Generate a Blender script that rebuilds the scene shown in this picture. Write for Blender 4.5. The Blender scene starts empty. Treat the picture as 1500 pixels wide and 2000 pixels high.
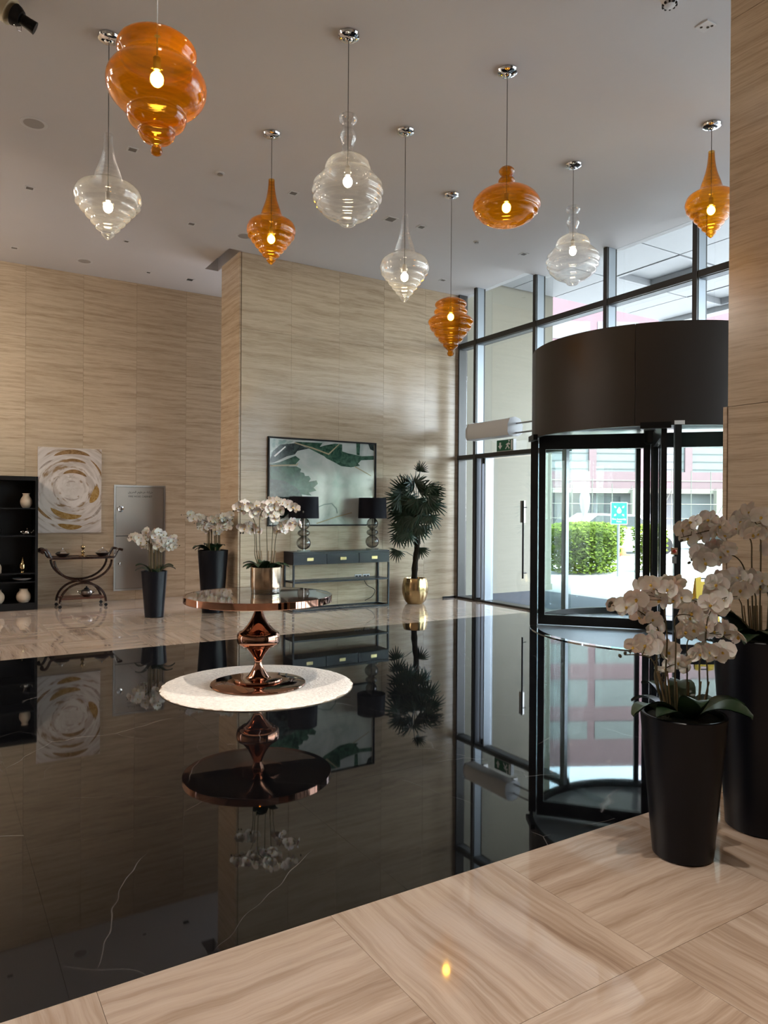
import bpy, math, random
from mathutils import Vector, Matrix
random.seed(7)
PI = math.pi
S = bpy.context.scene
COL = S.collection

# ------------------------------------------------------------------ camera
FPX, YAW, PIT, ROLL, EYE = 1418.27, math.radians(58.13), math.radians(-.107), math.radians(.38), 1.45
_F = Vector((math.cos(YAW)*math.cos(PIT), math.sin(YAW)*math.cos(PIT), math.sin(PIT)))
_R0 = Vector((math.sin(YAW), -math.cos(YAW), 0)); _U0 = _R0.cross(_F)
_R = math.cos(ROLL)*_R0 + math.sin(ROLL)*_U0
_U = -math.sin(ROLL)*_R0 + math.cos(ROLL)*_U0
CAM = Vector((0, 0, EYE))
cd = bpy.data.cameras.new('camera'); cam = bpy.data.objects.new('camera', cd); COL.objects.link(cam)
cam.matrix_world = Matrix(((_R.x, _U.x, -_F.x, CAM.x), (_R.y, _U.y, -_F.y, CAM.y), (_R.z, _U.z, -_F.z, CAM.z), (0, 0, 0, 1)))
cd.sensor_fit = 'AUTO'; cd.sensor_width = 36; cd.lens = FPX*36/2000; cd.clip_start = .05; cd.clip_end = 400
S.camera = cam

def ray(x, y): return _F + _R*((x-750)/FPX) - _U*((y-1000)/FPX)
def at(x, y, ax, v):            # pixel onto the plane axis = v
    d = ray(x, y); return CAM + d*((v-CAM[ax])/d[ax])
def dep(x, y, z): return CAM + ray(x, y)*z     # pixel at a known distance

# ------------------------------------------------------------------ light
w = bpy.data.worlds.new('sky'); S.world = w; w.use_nodes = True
nt = w.node_tree; bg = nt.nodes['Background']
sky = nt.nodes.new('ShaderNodeTexSky'); sky.sky_type = 'NISHITA'; sky.sun_disc = False
sky.sun_elevation = math.radians(52); sky.sun_rotation = math.radians(153); sky.dust_density = 1.2; sky.air_density = .8
hs = nt.nodes.new('ShaderNodeHueSaturation'); hs.inputs['Saturation'].default_value = .45
nt.links.new(sky.outputs[0], hs.inputs['Color']); nt.links.new(hs.outputs[0], bg.inputs[0]); bg.inputs[1].default_value = 2.35
sd = bpy.data.lights.new('sun', 'SUN'); sd.energy = 12.5; sd.angle = math.radians(1.0); sd.color = (1, .95, .88)
so = bpy.data.objects.new('sun', sd); COL.objects.link(so)
_sun = Vector((.45*math.cos(math.radians(52)), -.89*math.cos(math.radians(52)), math.sin(math.radians(52))))
so.rotation_euler = _sun.to_track_quat('Z', 'Y').to_euler(); so.location = (20, -10, 30)
S.view_settings.view_transform = 'Standard'; S.view_settings.look = 'None'
S.view_settings.exposure = 0.3; S.view_settings.gamma = 1.0; S.view_settings.use_curve_mapping = False
S.cycles.use_denoising = True; S.cycles.max_bounces = 10; S.cycles.transparent_max_bounces = 24
S.cycles.diffuse_bounces = 5; S.cycles.glossy_bounces = 5; S.cycles.caustics_reflective = False; S.cycles.caustics_refractive = False
S.cycles.sample_clamp_indirect = 6.0
LAMP_BULB, FILL_LAMP, FILL_SPOT_W = 70.0, 54.0, 205.0        # bulbs of the pendants, unseen fill lamps and spots added for brightness

# ------------------------------------------------------------------ materials
def new_mat(name):
    m = bpy.data.materials.new(name); m.use_nodes = True
    return m, m.node_tree.nodes, m.node_tree.links, m.node_tree.nodes['Principled BSDF']
_cache = {}
def mat(name, col, rough=.5, metal=0, coat=0, spec=.5, bump=0, bscale=60, vary=0, vscale=8, trans=0):
    if name in _cache: return _cache[name]
    m, N, L, P = new_mat(name); _cache[name] = m
    P.inputs['Base Color'].default_value = (*col, 1); P.inputs['Roughness'].default_value = rough
    P.inputs['Metallic'].default_value = metal; P.inputs['Coat Weight'].default_value = coat
    P.inputs['Specular IOR Level'].default_value = spec
    if trans: P.inputs['Subsurface Weight'].default_value = trans
    tc = N.new('ShaderNodeTexCoord')
    if vary:
        n = N.new('ShaderNodeTexNoise'); n.inputs['Scale'].default_value = vscale; n.inputs['Detail'].default_value = 4
        L.new(tc.outputs['Object'], n.inputs['Vector'])
        r = N.new('ShaderNodeMapRange'); r.inputs['To Min'].default_value = 1-vary; r.inputs['To Max'].default_value = 1+vary
        L.new(n.outputs['Fac'], r.inputs['Value'])
        mx = N.new('ShaderNodeVectorMath'); mx.operation = 'SCALE'; mx.inputs[0].default_value = col
        L.new(r.outputs[0], mx.inputs['Scale']); L.new(mx.outputs[0], P.inputs['Base Color'])
    if bump:
        n = N.new('ShaderNodeTexNoise'); n.inputs['Scale'].default_value = bscale; n.inputs['Detail'].default_value = 3
        L.new(tc.outputs['Object'], n.inputs['Vector'])
        b = N.new('ShaderNodeBump'); b.inputs['Strength'].default_value = bump; b.inputs['Distance'].default_value = .01
        L.new(n.outputs['Fac'], b.inputs['Height']); L.new(b.outputs[0], P.inputs['Normal'])
    return m
def emis(name, col, st):
    m, N, L, P = new_mat(name); P.inputs['Base Color'].default_value = (*col, 1)
    P.inputs['Emission Color'].default_value = (*col, 1); P.inputs['Emission Strength'].default_value = st
    return m
def ramp(N, stops):
    r = N.new('ShaderNodeValToRGB'); e = r.color_ramp.elements
    while len(e) > 1: e.remove(e[-1])
    e[0].position = stops[0][0]; e[0].color = (*stops[0][1], 1)
    for p, c in stops[1:]:
        k = e.new(p); k.color = (*c, 1)
    return r
def noise(N, L, vec, scale, detail=4, dist=0, rough=.55):
    n = N.new('ShaderNodeTexNoise'); n.inputs['Scale'].default_value = scale; n.inputs['Detail'].default_value = detail
    n.inputs['Distortion'].default_value = dist; n.inputs['Roughness'].default_value = rough; L.new(vec, n.inputs['Vector']); return n
def mixc(N, L, fac, a, b, mode='MIX'):
    m = N.new('ShaderNodeMix'); m.data_type = 'RGBA'; m.blend_type = mode
    for s, v in ((0, fac), (6, a), (7, b)):
        if hasattr(v, 'links'): L.new(v, m.inputs[s])
        elif s == 0: m.inputs[0].default_value = v
        else: m.inputs[s].default_value = (*v, 1)
    return m.outputs[2]
def mth(N, L, op, a, b=None):
    m = N.new('ShaderNodeMath'); m.operation = op
    for i, v in enumerate((a, b)):
        if v is None: continue
        if hasattr(v, 'links'): L.new(v, m.inputs[i])
        else: m.inputs[i].default_value = v
    return m.outputs[0]
def mapping(N, L, vec, scale, loc=(0, 0, 0)):
    m = N.new('ShaderNodeMapping'); m.inputs['Scale'].default_value = scale; m.inputs['Location'].default_value = loc
    L.new(vec, m.inputs['Vector']); return m.outputs[0]

def stone_vein(name, stops, scale, coords='world', rough=.2, band=.35, coat=0.0, off=.06):
    """vein-cut stone: streaks along the horizontal (world) or along local X (object)"""
    m, N, L, P = new_mat(name)
    oi = N.new('ShaderNodeObjectInfo')
    if coords == 'world':
        g = N.new('ShaderNodeNewGeometry'); v = g.outputs['Position']
    else:
        g = N.new('ShaderNodeTexCoord'); v = g.outputs['Object']
    o = mth(N, L, 'MULTIPLY', oi.outputs['Random'], off)
    c = N.new('ShaderNodeCombineXYZ'); 
    for i in range(3): L.new(o, c.inputs[i])
    a = N.new('ShaderNodeVectorMath'); L.new(v, a.inputs[0]); L.new(c.outputs[0], a.inputs[1])
    v = a.outputs[0]
    n0 = noise(N, L, mapping(N, L, v, (1.2, 1.2, 1.2)), 1.5, 3)
    wv = N.new('ShaderNodeVectorMath'); wv.operation = 'MULTIPLY_ADD'
    L.new(n0.outputs['Color'], wv.inputs[0]); wv.inputs[1].default_value = (.1, .1, .07 if coords != 'world' else .045); L.new(v, wv.inputs[2])
    v2 = wv.outputs[0]
    n1 = noise(N, L, mapping(N, L, v2, scale[0]), 1.0, 6, 0, .6)
    n2 = noise(N, L, mapping(N, L, v2, scale[1]), 1.0, 5, 0, .7)
    f = mth(N, L, 'ADD', mth(N, L, 'MULTIPLY', n1.outputs['Fac'], 1-band), mth(N, L, 'MULTIPLY', n2.outputs['Fac'], band))
    r = ramp(N, stops); L.new(f, r.inputs[0])
    jit = mth(N, L, 'ADD', mth(N, L, 'MULTIPLY', oi.outputs['Random'], .10), .95)
    sc = N.new('ShaderNodeVectorMath'); sc.operation = 'SCALE'; L.new(r.outputs[0], sc.inputs[0]); L.new(jit, sc.inputs['Scale'])
    L.new(sc.outputs[0], P.inputs['Base Color'])
    P.inputs['Roughness'].default_value = rough; P.inputs['Coat Weight'].default_value = coat; P.inputs['Coat Roughness'].default_value = .03; P.inputs['Coat IOR'].default_value = 1.7
    return m
TRAV = stone_vein('travertine', [(.28, (.25, .175, .108)), (.42, (.42, .325, .225)), (.52, (.525, .42, .30)), (.68, (.62, .51, .385))],
                  ((.9, .9, 20), (4.5, 4.5, 120)), rough=.2, band=.5)
TRAV.node_tree.nodes['Principled BSDF'].inputs['Specular IOR Level'].default_value = .32
BEIGE = stone_vein('vein_marble_beige', [(.34, (.31, .215, .155)), (.43, (.43, .32, .24)), (.53, (.55, .435, .345)), (.66, (.64, .53, .44))],
                   ((.8, 11, 1), (1.6, 52, 1)), coords='object', rough=.05, band=.35, off=30, coat=.45)

def black_marble():
    m, N, L, P = new_mat('black_marble')
    g = N.new('ShaderNodeNewGeometry'); oi = N.new('ShaderNodeObjectInfo')
    c = N.new('ShaderNodeCombineXYZ'); L.new(mth(N, L, 'MULTIPLY', oi.outputs['Random'], 9), c.inputs[2])
    a = N.new('ShaderNodeVectorMath'); L.new(g.outputs['Position'], a.inputs[0]); L.new(c.outputs[0], a.inputs[1]); v = a.outputs[0]
    n0 = noise(N, L, v, 1.1, 3)
    wv = N.new('ShaderNodeVectorMath'); wv.operation = 'MULTIPLY_ADD'; L.new(n0.outputs['Color'], wv.inputs[0])
    wv.inputs[1].default_value = (.45, .45, .2); L.new(v, wv.inputs[2])
    vo = N.new('ShaderNodeTexVoronoi'); vo.feature = 'DISTANCE_TO_EDGE'; vo.inputs['Scale'].default_value = 1.0; L.new(wv.outputs[0], vo.inputs['Vector'])
    ln = N.new('ShaderNodeMapRange'); ln.inputs['From Min'].default_value = .0; ln.inputs['From Max'].default_value = .0032
    ln.inputs['To Min'].default_value = 1; ln.inputs['To Max'].default_value = 0; L.new(vo.outputs['Distance'], ln.inputs['Value'])
    mk = noise(N, L, v, 1.7, 2); mr = N.new('ShaderNodeMapRange'); mr.inputs['From Min'].default_value = .43; mr.inputs['From Max'].default_value = .6
    L.new(mk.outputs['Fac'], mr.inputs['Value'])
    vein = mth(N, L, 'MULTIPLY', ln.outputs[0], mr.outputs[0])
    cl = noise(N, L, mapping(N, L, v, (1.2, 3.2, 1)), 4, 6, .6, .7); cr = N.new('ShaderNodeMapRange'); cr.inputs['From Min'].default_value = .60; cr.inputs['From Max'].default_value = .85
    cr.inputs['To Max'].default_value = .06; L.new(cl.outputs['Fac'], cr.inputs['Value'])
    f = mth(N, L, 'MAXIMUM', mth(N, L, 'MULTIPLY', vein, .35), cr.outputs[0])
    L.new(mixc(N, L, f, (.0042, .0044, .0052), (.34, .32, .31)), P.inputs['Base Color'])
    P.inputs['Roughness'].default_value = .025; P.inputs['IOR'].default_value = 1.5
    return m
BLACKM = black_marble()

def glass(name, tint=(.93, .965, .95), refl=1.0, edge=None, body=0, bodycol=(1, 1, 1), streak=0):
    """thin sheet of glass: clear with a reflection that grows at grazing angles"""
    m, N, L, P = new_mat(name); N.remove(P); out = N['Material Output']
    lw = N.new('ShaderNodeLayerWeight'); lw.inputs['Blend'].default_value = .5
    f5 = mth(N, L, 'POWER', lw.outputs['Facing'], 4.0)
    fac = mth(N, L, 'MULTIPLY', mth(N, L, 'ADD', mth(N, L, 'MULTIPLY', f5, .9), .06), refl)
    tr = N.new('ShaderNodeBsdfTransparent'); tr.inputs[0].default_value = (*tint, 1)
    gl = N.new('ShaderNodeBsdfGlossy'); gl.inputs['Roughness'].default_value = .02
    if edge:
        colr = mixc(N, L, mth(N, L, 'POWER', lw.outputs['Facing'], 2.2), tint, edge)
        if streak:
            tc = N.new('ShaderNodeTexCoord'); sn = noise(N, L, mapping(N, L, tc.outputs['Object'], (2.5, 2.5, 55)), 1.0, 4, .4)
            mr = N.new('ShaderNodeMapRange'); mr.inputs['From Min'].default_value = .3; mr.inputs['From Max'].default_value = .7; mr.inputs['To Min'].default_value = 1-streak; mr.inputs['To Max'].default_value = 1.0
            L.new(sn.outputs['Fac'], mr.inputs['Value']); sc = N.new('ShaderNodeVectorMath'); sc.operation = 'SCALE'; L.new(colr, sc.inputs[0]); L.new(mr.outputs[0], sc.inputs['Scale']); colr = sc.outputs[0]
            bp = N.new('ShaderNodeBump'); bp.inputs['Strength'].default_value = .5; bp.inputs['Distance'].default_value = .004; L.new(sn.outputs['Fac'], bp.inputs['Height']); L.new(bp.outputs[0], gl.inputs['Normal'])
        L.new(colr, tr.inputs[0])
    base = tr.outputs[0]
    if body:
        tl = N.new('ShaderNodeBsdfTranslucent'); tl.inputs[0].default_value = (*bodycol, 1)
        df = N.new('ShaderNodeBsdfDiffuse'); df.inputs[0].default_value = (*bodycol, 1)
        a = N.new('ShaderNodeMixShader'); a.inputs[0].default_value = .35; L.new(tl.outputs[0], a.inputs[1]); L.new(df.outputs[0], a.inputs[2])
        b = N.new('ShaderNodeMixShader'); L.new(mth(N, L, 'MULTIPLY', mth(N, L, 'ADD', mth(N, L, 'MULTIPLY', mth(N, L, 'POWER', lw.outputs['Facing'], 2.0), 1.8), .35), body), b.inputs[0]); L.new(base, b.inputs[1]); L.new(a.outputs[0], b.inputs[2]); base = b.outputs[0]
    mx = N.new('ShaderNodeMixShader'); L.new(fac, mx.inputs[0]); L.new(base, mx.inputs[1]); L.new(gl.outputs[0], mx.inputs[2])
    L.new(mx.outputs[0], out.inputs[0]); return m
GLASS = glass('window_glass', (.86, .90, .91))
DOORGLASS = glass('door_glass', (.93, .955, .95), .4)
GREENGLASS = glass('curved_door_glass', (.86, .94, .915), .2)
CLEAR = glass('clear_blown_glass', (.97, .97, .97), 1.5, (.84, .85, .86), .16, (.95, .95, .95), .10)
AMBER = glass('amber_blown_glass', (1.0, .60, .06), 1.0, (.46, .14, .002), .12, (1.0, .40, .012), .30)
SMOKE = glass('smoked_glass', (.55, .52, .48), 1.4, (.16, .15, .15), .05, (.3, .28, .25))
CHROME = mat('chrome', (.75, .75, .76), .06, 1)
STEEL = mat('brushed_steel', (.42, .40, .38), .28, 1, bump=.05, bscale=40)
WHITE = mat('ceiling_paint', (.60, .595, .605), .75, vary=.03, vscale=1.5)
CREAM = mat('exterior_cream_paint', (.25, .235, .185), .8, vary=.04, vscale=2)
MULL = mat('bronze_grey_aluminium', (.03, .03, .029), .38, .2)
MULLSIDE = mat('silver_lit_aluminium', (.25, .285, .32), .42, .5)  # silver stiles; on the posts, daylight on their sides put in as colour
DRUM = mat('dark_bronze_panel', (.034, .028, .025), .42, .05, spec=.22)
BLKFR = mat('black_door_frame', (.009, .009, .010), .3, .2)
POT = mat('black_satin_planter', (.0042, .005, .0085), .34, 0, spec=.22)
GOLD = mat('brushed_gold', (.52, .37, .19), .22, 1, bump=.04, bscale=25)
COPPER = mat('polished_rose_copper', (.40, .205, .135), .045, 1)
TABTOP = mat('mirrored_bronze_top', (.22, .16, .12), .03, .75, coat=.6)
LEAF = mat('orchid_leaf_green', (.012, .030, .012), .35, vary=.35, vscale=15)
STEM = mat('stem_brown_green', (.075, .06, .025), .6, vary=.4, vscale=30)
CANE = mat('support_cane', (.20, .13, .06), .7, vary=.3, vscale=40)
PETAL = mat('orchid_petal_white', (.72, .665, .62), .55, vary=.06, vscale=30, trans=.25)
LIP = mat('orchid_lip_yellow', (.55, .36, .05), .5)
BUD = mat('orchid_bud', (.035, .03, .012), .5)
BLACK = mat('black_plastic', (.004, .004, .0045), .4, spec=.22)
NAVY = mat('black_blue_lacquer', (.0075, .0095, .017), .3, spec=.3)
SHADE = mat('black_linen_shade', (.004, .004, .008), .7, spec=.15)
WOOD = mat('dark_mahogany', (.022, .008, .005), .25, coat=.15, vary=.4, vscale=12, spec=.35)
SILVER = mat('silverware', (.62, .60, .57), .16, 1)
BRASS = mat('brass', (.46, .34, .18), .2, 1)
CREAMCER = mat('cream_ceramic', (.50, .40, .30), .45)
PLASTW = mat('white_plastic', (.62, .63, .64), .45)
DARKHOLE = mat('dark_recess', (.03, .03, .032), .7)
GRILLE = mat('speaker_grille_grey', (.36, .34, .33), .7, bump=.2, bscale=500)
RUGM = mat('woven_cream_rug', (.78, .72, .65), .95, bump=1.0, bscale=45, vary=.3, vscale=38)
CONC = mat('pale_concrete_paving', (.42, .415, .40), .85, vary=.06, vscale=1.2)
MATM = mat('grey_entrance_mat', (.09, .10, .12), .95, bump=.5, bscale=200)
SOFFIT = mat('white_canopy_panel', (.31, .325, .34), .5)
PINK = mat('pink_red_stone', (.125, .074, .083), .8, vary=.15, vscale=.6)
BRICKG = mat('pale_grey_brick', (.13, .134, .135), .9, vary=.12, vscale=1.2)
BCREAM = mat('building_cream', (.22, .20, .165), .85, vary=.05, vscale=.5)
DKGLZ = mat('dark_glazing', (.035, .038, .042), .3, spec=.3)
HEDGE = mat('hedge_leaf', (.11, .155, .024), .8, vary=.5, vscale=4, spec=.08)
TWIG = mat('hedge_twig', (.22, .17, .10), .9)
PALM = mat('palm_leaf', (.014, .040, .022), .42, vary=.5, vscale=5)
TRUNK = mat('palm_trunk', (.020, .016, .011), .9, bump=.8, bscale=40, spec=.1)
SOIL = mat('dark_moss', (.018, .02, .010), .95, bump=.6, bscale=80)
TEAL = mat('teal_sign', (.0, .16, .15), .5)
SIGNW = mat('sign_white', (.82, .84, .84), .5)
EXITG = mat('exit_green', (.0, .10, .045), .4)
YELL = mat('safety_yellow', (.75, .42, .02), .5)
ORNG = mat('traffic_orange', (.40, .10, .03), .6)
RED = mat('button_red', (.35, .03, .01), .4)
TAN = mat('label_tan', (.42, .26, .15), .6)
CARW = mat('white_car_paint', (.70, .71, .72), .25, coat=.5)
BULB = emis('bulb_warm', (1, .80, .50), LAMP_BULB)
FILLM = emis('fill_lamp_glow', (1, .86, .72), FILL_LAMP)  # glow of the unseen lamps added to fill the room

# ------------------------------------------------------------------ mesh builder
class MB:
    def __init__(s): s.v = []; s.f = []
    def add(s, vs, fs):
        b = len(s.v); s.v += [tuple(p) for p in vs]; s.f += [tuple(i+b for i in f) for f in fs]; return s
    def box(s, x0, x1, y0, y1, z0, z1):
        return s.add([(x, y, z) for z in (z0, z1) for y in (y0, y1) for x in (x0, x1)],
                     [(0, 2, 3, 1), (4, 5, 7, 6), (0, 1, 5, 4), (2, 6, 7, 3), (0, 4, 6, 2), (1, 3, 7, 5)])
    def lathe(s, prof, n=32, c=(0, 0, 0), caps=True, sx=1, sy=1):
        vs = []; fs = []
        for r, z in prof:
            for k in range(n):
                a = 2*PI*k/n; vs.append((c[0]+r*sx*math.cos(a), c[1]+r*sy*math.sin(a), c[2]+z))
        for i in range(len(prof)-1):
            for k in range(n):
                k2 = (k+1) % n; fs.append((i*n+k, i*n+k2, (i+1)*n+k2, (i+1)*n+k))
        if caps:
            if prof[0][0] > 1e-4: fs.append(tuple(range(n-1, -1, -1)))
            if prof[-1][0] > 1e-4: fs.append(tuple((len(prof)-1)*n+k for k in range(n)))
        return s.add(vs, fs)
    def tube(s, pts, r, n=8, caps=True):
        pts = [Vector(p) for p in pts]; rs = r if isinstance(r, (list, tuple)) else [r]*len(pts)
        vs = []; fs = []; up = None
        for i, p in enumerate(pts):
            d = (pts[min(i+1, len(pts)-1)] - pts[max(i-1, 0)])
            if d.length < 1e-9: d = Vector((0, 0, 1))
            d.normalize()
            if up is None: up = d.orthogonal().normalized()
            up = (up - d*up.dot(d))
            up = up.normalized() if up.length > 1e-6 else d.orthogonal().normalized()
            q = d.cross(up)
            for k in range(n):
                a = 2*PI*k/n; vs.append(p + (up*math.cos(a) + q*math.sin(a))*rs[i])
        for i in range(len(pts)-1):
            for k in range(n):
                k2 = (k+1) % n; fs.append((i*n+k, i*n+k2, (i+1)*n+k2, (i+1)*n+k))
        if caps: fs += [tuple(range(n-1, -1, -1)), tuple((len(pts)-1)*n+k for k in range(n))]
        return s.add(vs, fs)
    def prism(s, poly, o, u, v, n, t):
        """polygon (a,b) laid out at o + a*u + b*v, thickened by t along n"""
        o, u, v, n = Vector(o), Vector(u), Vector(v), Vector(n); m = len(poly)
        vs = [o+u*a+v*b for a, b in poly] + [o+u*a+v*b+n*t for a, b in poly]
        return s.add(vs, [tuple(range(m-1, -1, -1)), tuple(range(m, 2*m))] + [(i, (i+1) % m, m+(i+1) % m, m+i) for i in range(m)])
    def arc_wall(s, r0, r1, z0, z1, a0, a1, n=16):
        vs = []; fs = []
        for k in range(n+1):
            a = a0+(a1-a0)*k/n; c, q = math.cos(a), math.sin(a)
            vs += [(r0*c, r0*q, z0), (r1*c, r1*q, z0), (r1*c, r1*q, z1), (r0*c, r0*q, z1)]
        for k in range(n):
            b = 4*k
            for i in range(4): fs.append((b+i, b+(i+1) % 4, b+4+(i+1) % 4, b+4+i))
        fs += [(3, 2, 1, 0), (4*n, 4*n+1, 4*n+2, 4*n+3)]
        return s.add(vs, fs)
    def ball(s, c, r, n=12, m=8, sz=1):
        return s.lathe([(max(r*math.sin(PI*i/m), 1e-5), -r*sz*math.cos(PI*i/m)) for i in range(m+1)], n, c, False)
    def mesh(s, name, smooth=35):
        me = bpy.data.meshes.new(name); me.from_pydata(s.v, [], s.f); me.update()
        if smooth:
            me.polygons.foreach_set('use_smooth', [True]*len(me.polygons)); me.set_sharp_from_angle(angle=math.radians(smooth))
        return me
def put(name, me, m, parent=None, loc=(0, 0, 0), rot=(0, 0, 0), sc=None):
    if isinstance(me, MB): me = me.mesh(name)
    if m is not None and not me.materials: me.materials.append(m)
    o = bpy.data.objects.new(name, me); COL.objects.link(o); o.location = loc; o.rotation_euler = rot
    if sc: o.scale = sc if isinstance(sc, (tuple, list)) else (sc,)*3
    if parent: o.parent = parent
    return o
def tag(o, label, cat, group=None):
    o['label'] = label; o['category'] = cat
    if group: o['group'] = group
    return o
def thing(name, label, cat, loc=(0, 0, 0), rz=0, group=None):
    o = bpy.data.objects.new(name, None); o.empty_display_size = .1; COL.objects.link(o)
    o.location = loc; o.rotation_euler = (0, 0, rz); return tag(o, label, cat, group)
def struct(name, me, m, parent=None, label=None, **k):
    o = put(name, me, m, parent, **k)
    if not parent: o['kind'] = 'structure'
    if label: o['label'] = label
    return o
def boxes(*bs):
    b = MB()
    for x in bs: b.box(*x)
    return b
def text_mesh(s, size, name='lettering', depth=.0008):
    c = bpy.data.curves.new(name, 'FONT'); c.body = s; c.size = size; c.extrude = depth; c.align_x = 'CENTER'; c.align_y = 'CENTER'
    c.resolution_u = 2
    o = bpy.data.objects.new('tmp', c); COL.objects.link(o); dg = bpy.context.evaluated_depsgraph_get()
    me = bpy.data.meshes.new_from_object(o.evaluated_get(dg)); me.name = name; bpy.data.objects.remove(o); return me

# ------------------------------------------------------------------ room
XW, YP, YL, ZN, ZF, YS = 7.62, 9.72, 12.0, 4.91, 5.07, 7.88
NEARY, FARY, XC = 2.30, 7.78, 3.64
GROUT = mat('grout', (.10, .085, .07), .8)
fl = struct('floor', boxes((-8, XW, -7, YL+.32, -.06, -.006)), GROUT, label='polished stone floor, black marble field between beige borders')
def tiles(x0s, pitchx, nx, y0, pitchy, ny, m, gap, alt, ymin=None, ymax=None):
    cache = {}
    for j in range(ny):
        for i in range(nx):
            xa, ya = x0s+i*pitchx, y0+j*pitchy; xb, yb = min(xa+pitchx, XW-.02), ya+pitchy
            if ymin is not None: ya = max(ya, ymin)
            if ymax is not None: yb = min(yb, ymax)
            if xb-xa < .05 or yb-ya < .05: continue
            wx, wy = (xb-xa)/2-gap/2, (yb-ya)/2-gap/2
            rot = alt and (i+j) % 2 == 0
            a, b = (wy, wx) if rot else (wx, wy)
            k = (round(a, 3), round(b, 3))
            if k not in cache: cache[k] = boxes((-a, a, -b, b, -.0055, 0)).mesh('tile', 0)
            put('tile', cache[k], m, fl, ((xa+xb)/2, (ya+yb)/2, 0), (0, 0, PI/2 if rot else 0))
tiles(.425-.79*2, .79, 8, NEARY-.765*4, .765, 4, BEIGE, .0015, True)                 # near border
tiles(1.165-.8*3, .8, 12, FARY, .79, 6, BEIGE, .0015, True, ymax=YL)                   # border along the stone walls
tiles(.35-1.2*2, 1.2, 9, NEARY, (FARY-NEARY)/5, 5, BLACKM, .0008, False)               # black field
struct('floor', boxes((-7.9, .425-.79*2-.01, -6.9, NEARY, -.005, -.001), (.425-.79*6, 7.6, -6.9, NEARY-.765*4-.01, -.005, -.001), (5.2, XW-.02, NEARY-.765*4, NEARY, -.005, -.001)), BEIGE, label='beige stone floor of the hall behind')
struct('floor', boxes((-7.9, .35-2.41, NEARY, FARY, -.005, -.001)), BLACKM, label='black marble floor at the far left')
struct('floor', boxes((-7.9, 1.165-2.41, FARY, YL, -.005, -.001)), BEIGE, label='beige border floor at the far left')

def clad(name, axis, plane, sgn, h0, joints, rows, t=.025, label=None):
    """wall body with a cladding of stone panels on its face; axis = axis the face looks along"""
    lo, hi = joints[0], joints[-1]
    if axis == 1: b = boxes((lo, hi, plane+(.0 if sgn < 0 else -h0), plane+(h0 if sgn < 0 else 0), 0, rows[-1]))
    else: b = boxes((plane+(.0 if sgn < 0 else -h0), plane+(h0 if sgn < 0 else 0), lo, hi, 0, rows[-1]))
    wl = struct(name, b, GROUT, label=label); g = .0012
    cache = {}
    for a0, a1 in zip(joints, joints[1:]):
        for z0, z1 in zip(rows, rows[1:]):
            k = (round(a1-a0, 3), round(z1-z0, 3))
            if k not in cache:
                wd, hh = (a1-a0)/2-g, (z1-z0)/2-g
                cache[k] = (boxes((-wd, wd, -t, -.001, -hh, hh)) if axis == 1 else boxes((-t, -.001, -wd, wd, -hh, hh))).mesh('stone_panel', 0)
            c, zc = (a0+a1)/2, (z0+z1)/2
            put('stone_panel', cache[k], TRAV, wl, (c, plane, zc) if axis == 1 else (plane, c, zc), (0, 0, PI) if sgn > 0 else (0, 0, 0))
    return wl
ROWS = [0, 2.0, 4.0, ZF]
clad('wall_left', 1, YL+.025, -1, .3, [1.165-.8*k for k in range(10, 0, -1)] + [1.165, 1.97, 2.77, 3.57, 4.37, 5.17], ROWS, label='long travertine clad wall behind the cabinet and bar cart')
clad('wall_back', 1, YP+.025, -1, .70, [XC+.03, 4.435, 5.225, 6.02, 6.815, XW-.10], ROWS, label='travertine clad wall behind the console and palm')
clad('wall_return', 0, XC+.0255, -1, .02, [YP+.01, 10.475], ROWS, label='narrow travertine return at the end of the console wall')
PX, PY = 3.50, 2.26
clad('wall_right', 0, PX+.025, -1, .8, [-2.54, -1.74, -.94, -.14, .66, 1.46, PY], [0, 2.0, 4.0, ZN], label='travertine clad pier in the right foreground')
struct('trim_1', boxes((PX-.005, PX+.10, PY+.0005, PY+.022, 0, 2.0)), TRAV)
struct('wall_behind', boxes((-8.2, 8, -7.2, -7, 0, ZF)), mat('plaster_beige', (.50, .43, .36), .7))
struct('wall_far_side', boxes((-8.2, -8, -7.2, YL+.3, 0, ZF)), mat('plaster_beige', (.50, .43, .36), .7))
struct('ceiling', boxes((-8, XW+.1, -7, YS, ZN, ZF+.3)), WHITE, label='lower flat white ceiling carrying the glass pendants')
SX0, SX1, SY0, SY1 = 3.463, XC+.03, 9.70, 10.72
struct('ceiling', boxes((-8, SX0, YS, YL+.3, ZF, ZF+.3), (SX0, XW+.1, YS, SY0, ZF, ZF+.3), (SX0, XW+.1, SY1, YL+.3, ZF, ZF+.3), (SX1, XW+.1, SY0, SY1, ZF, ZF+.3), (SX0, SX1, SY0, SY1, ZF+.2, ZF+.3)), WHITE, label='raised white ceiling band along the travertine walls')

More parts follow.
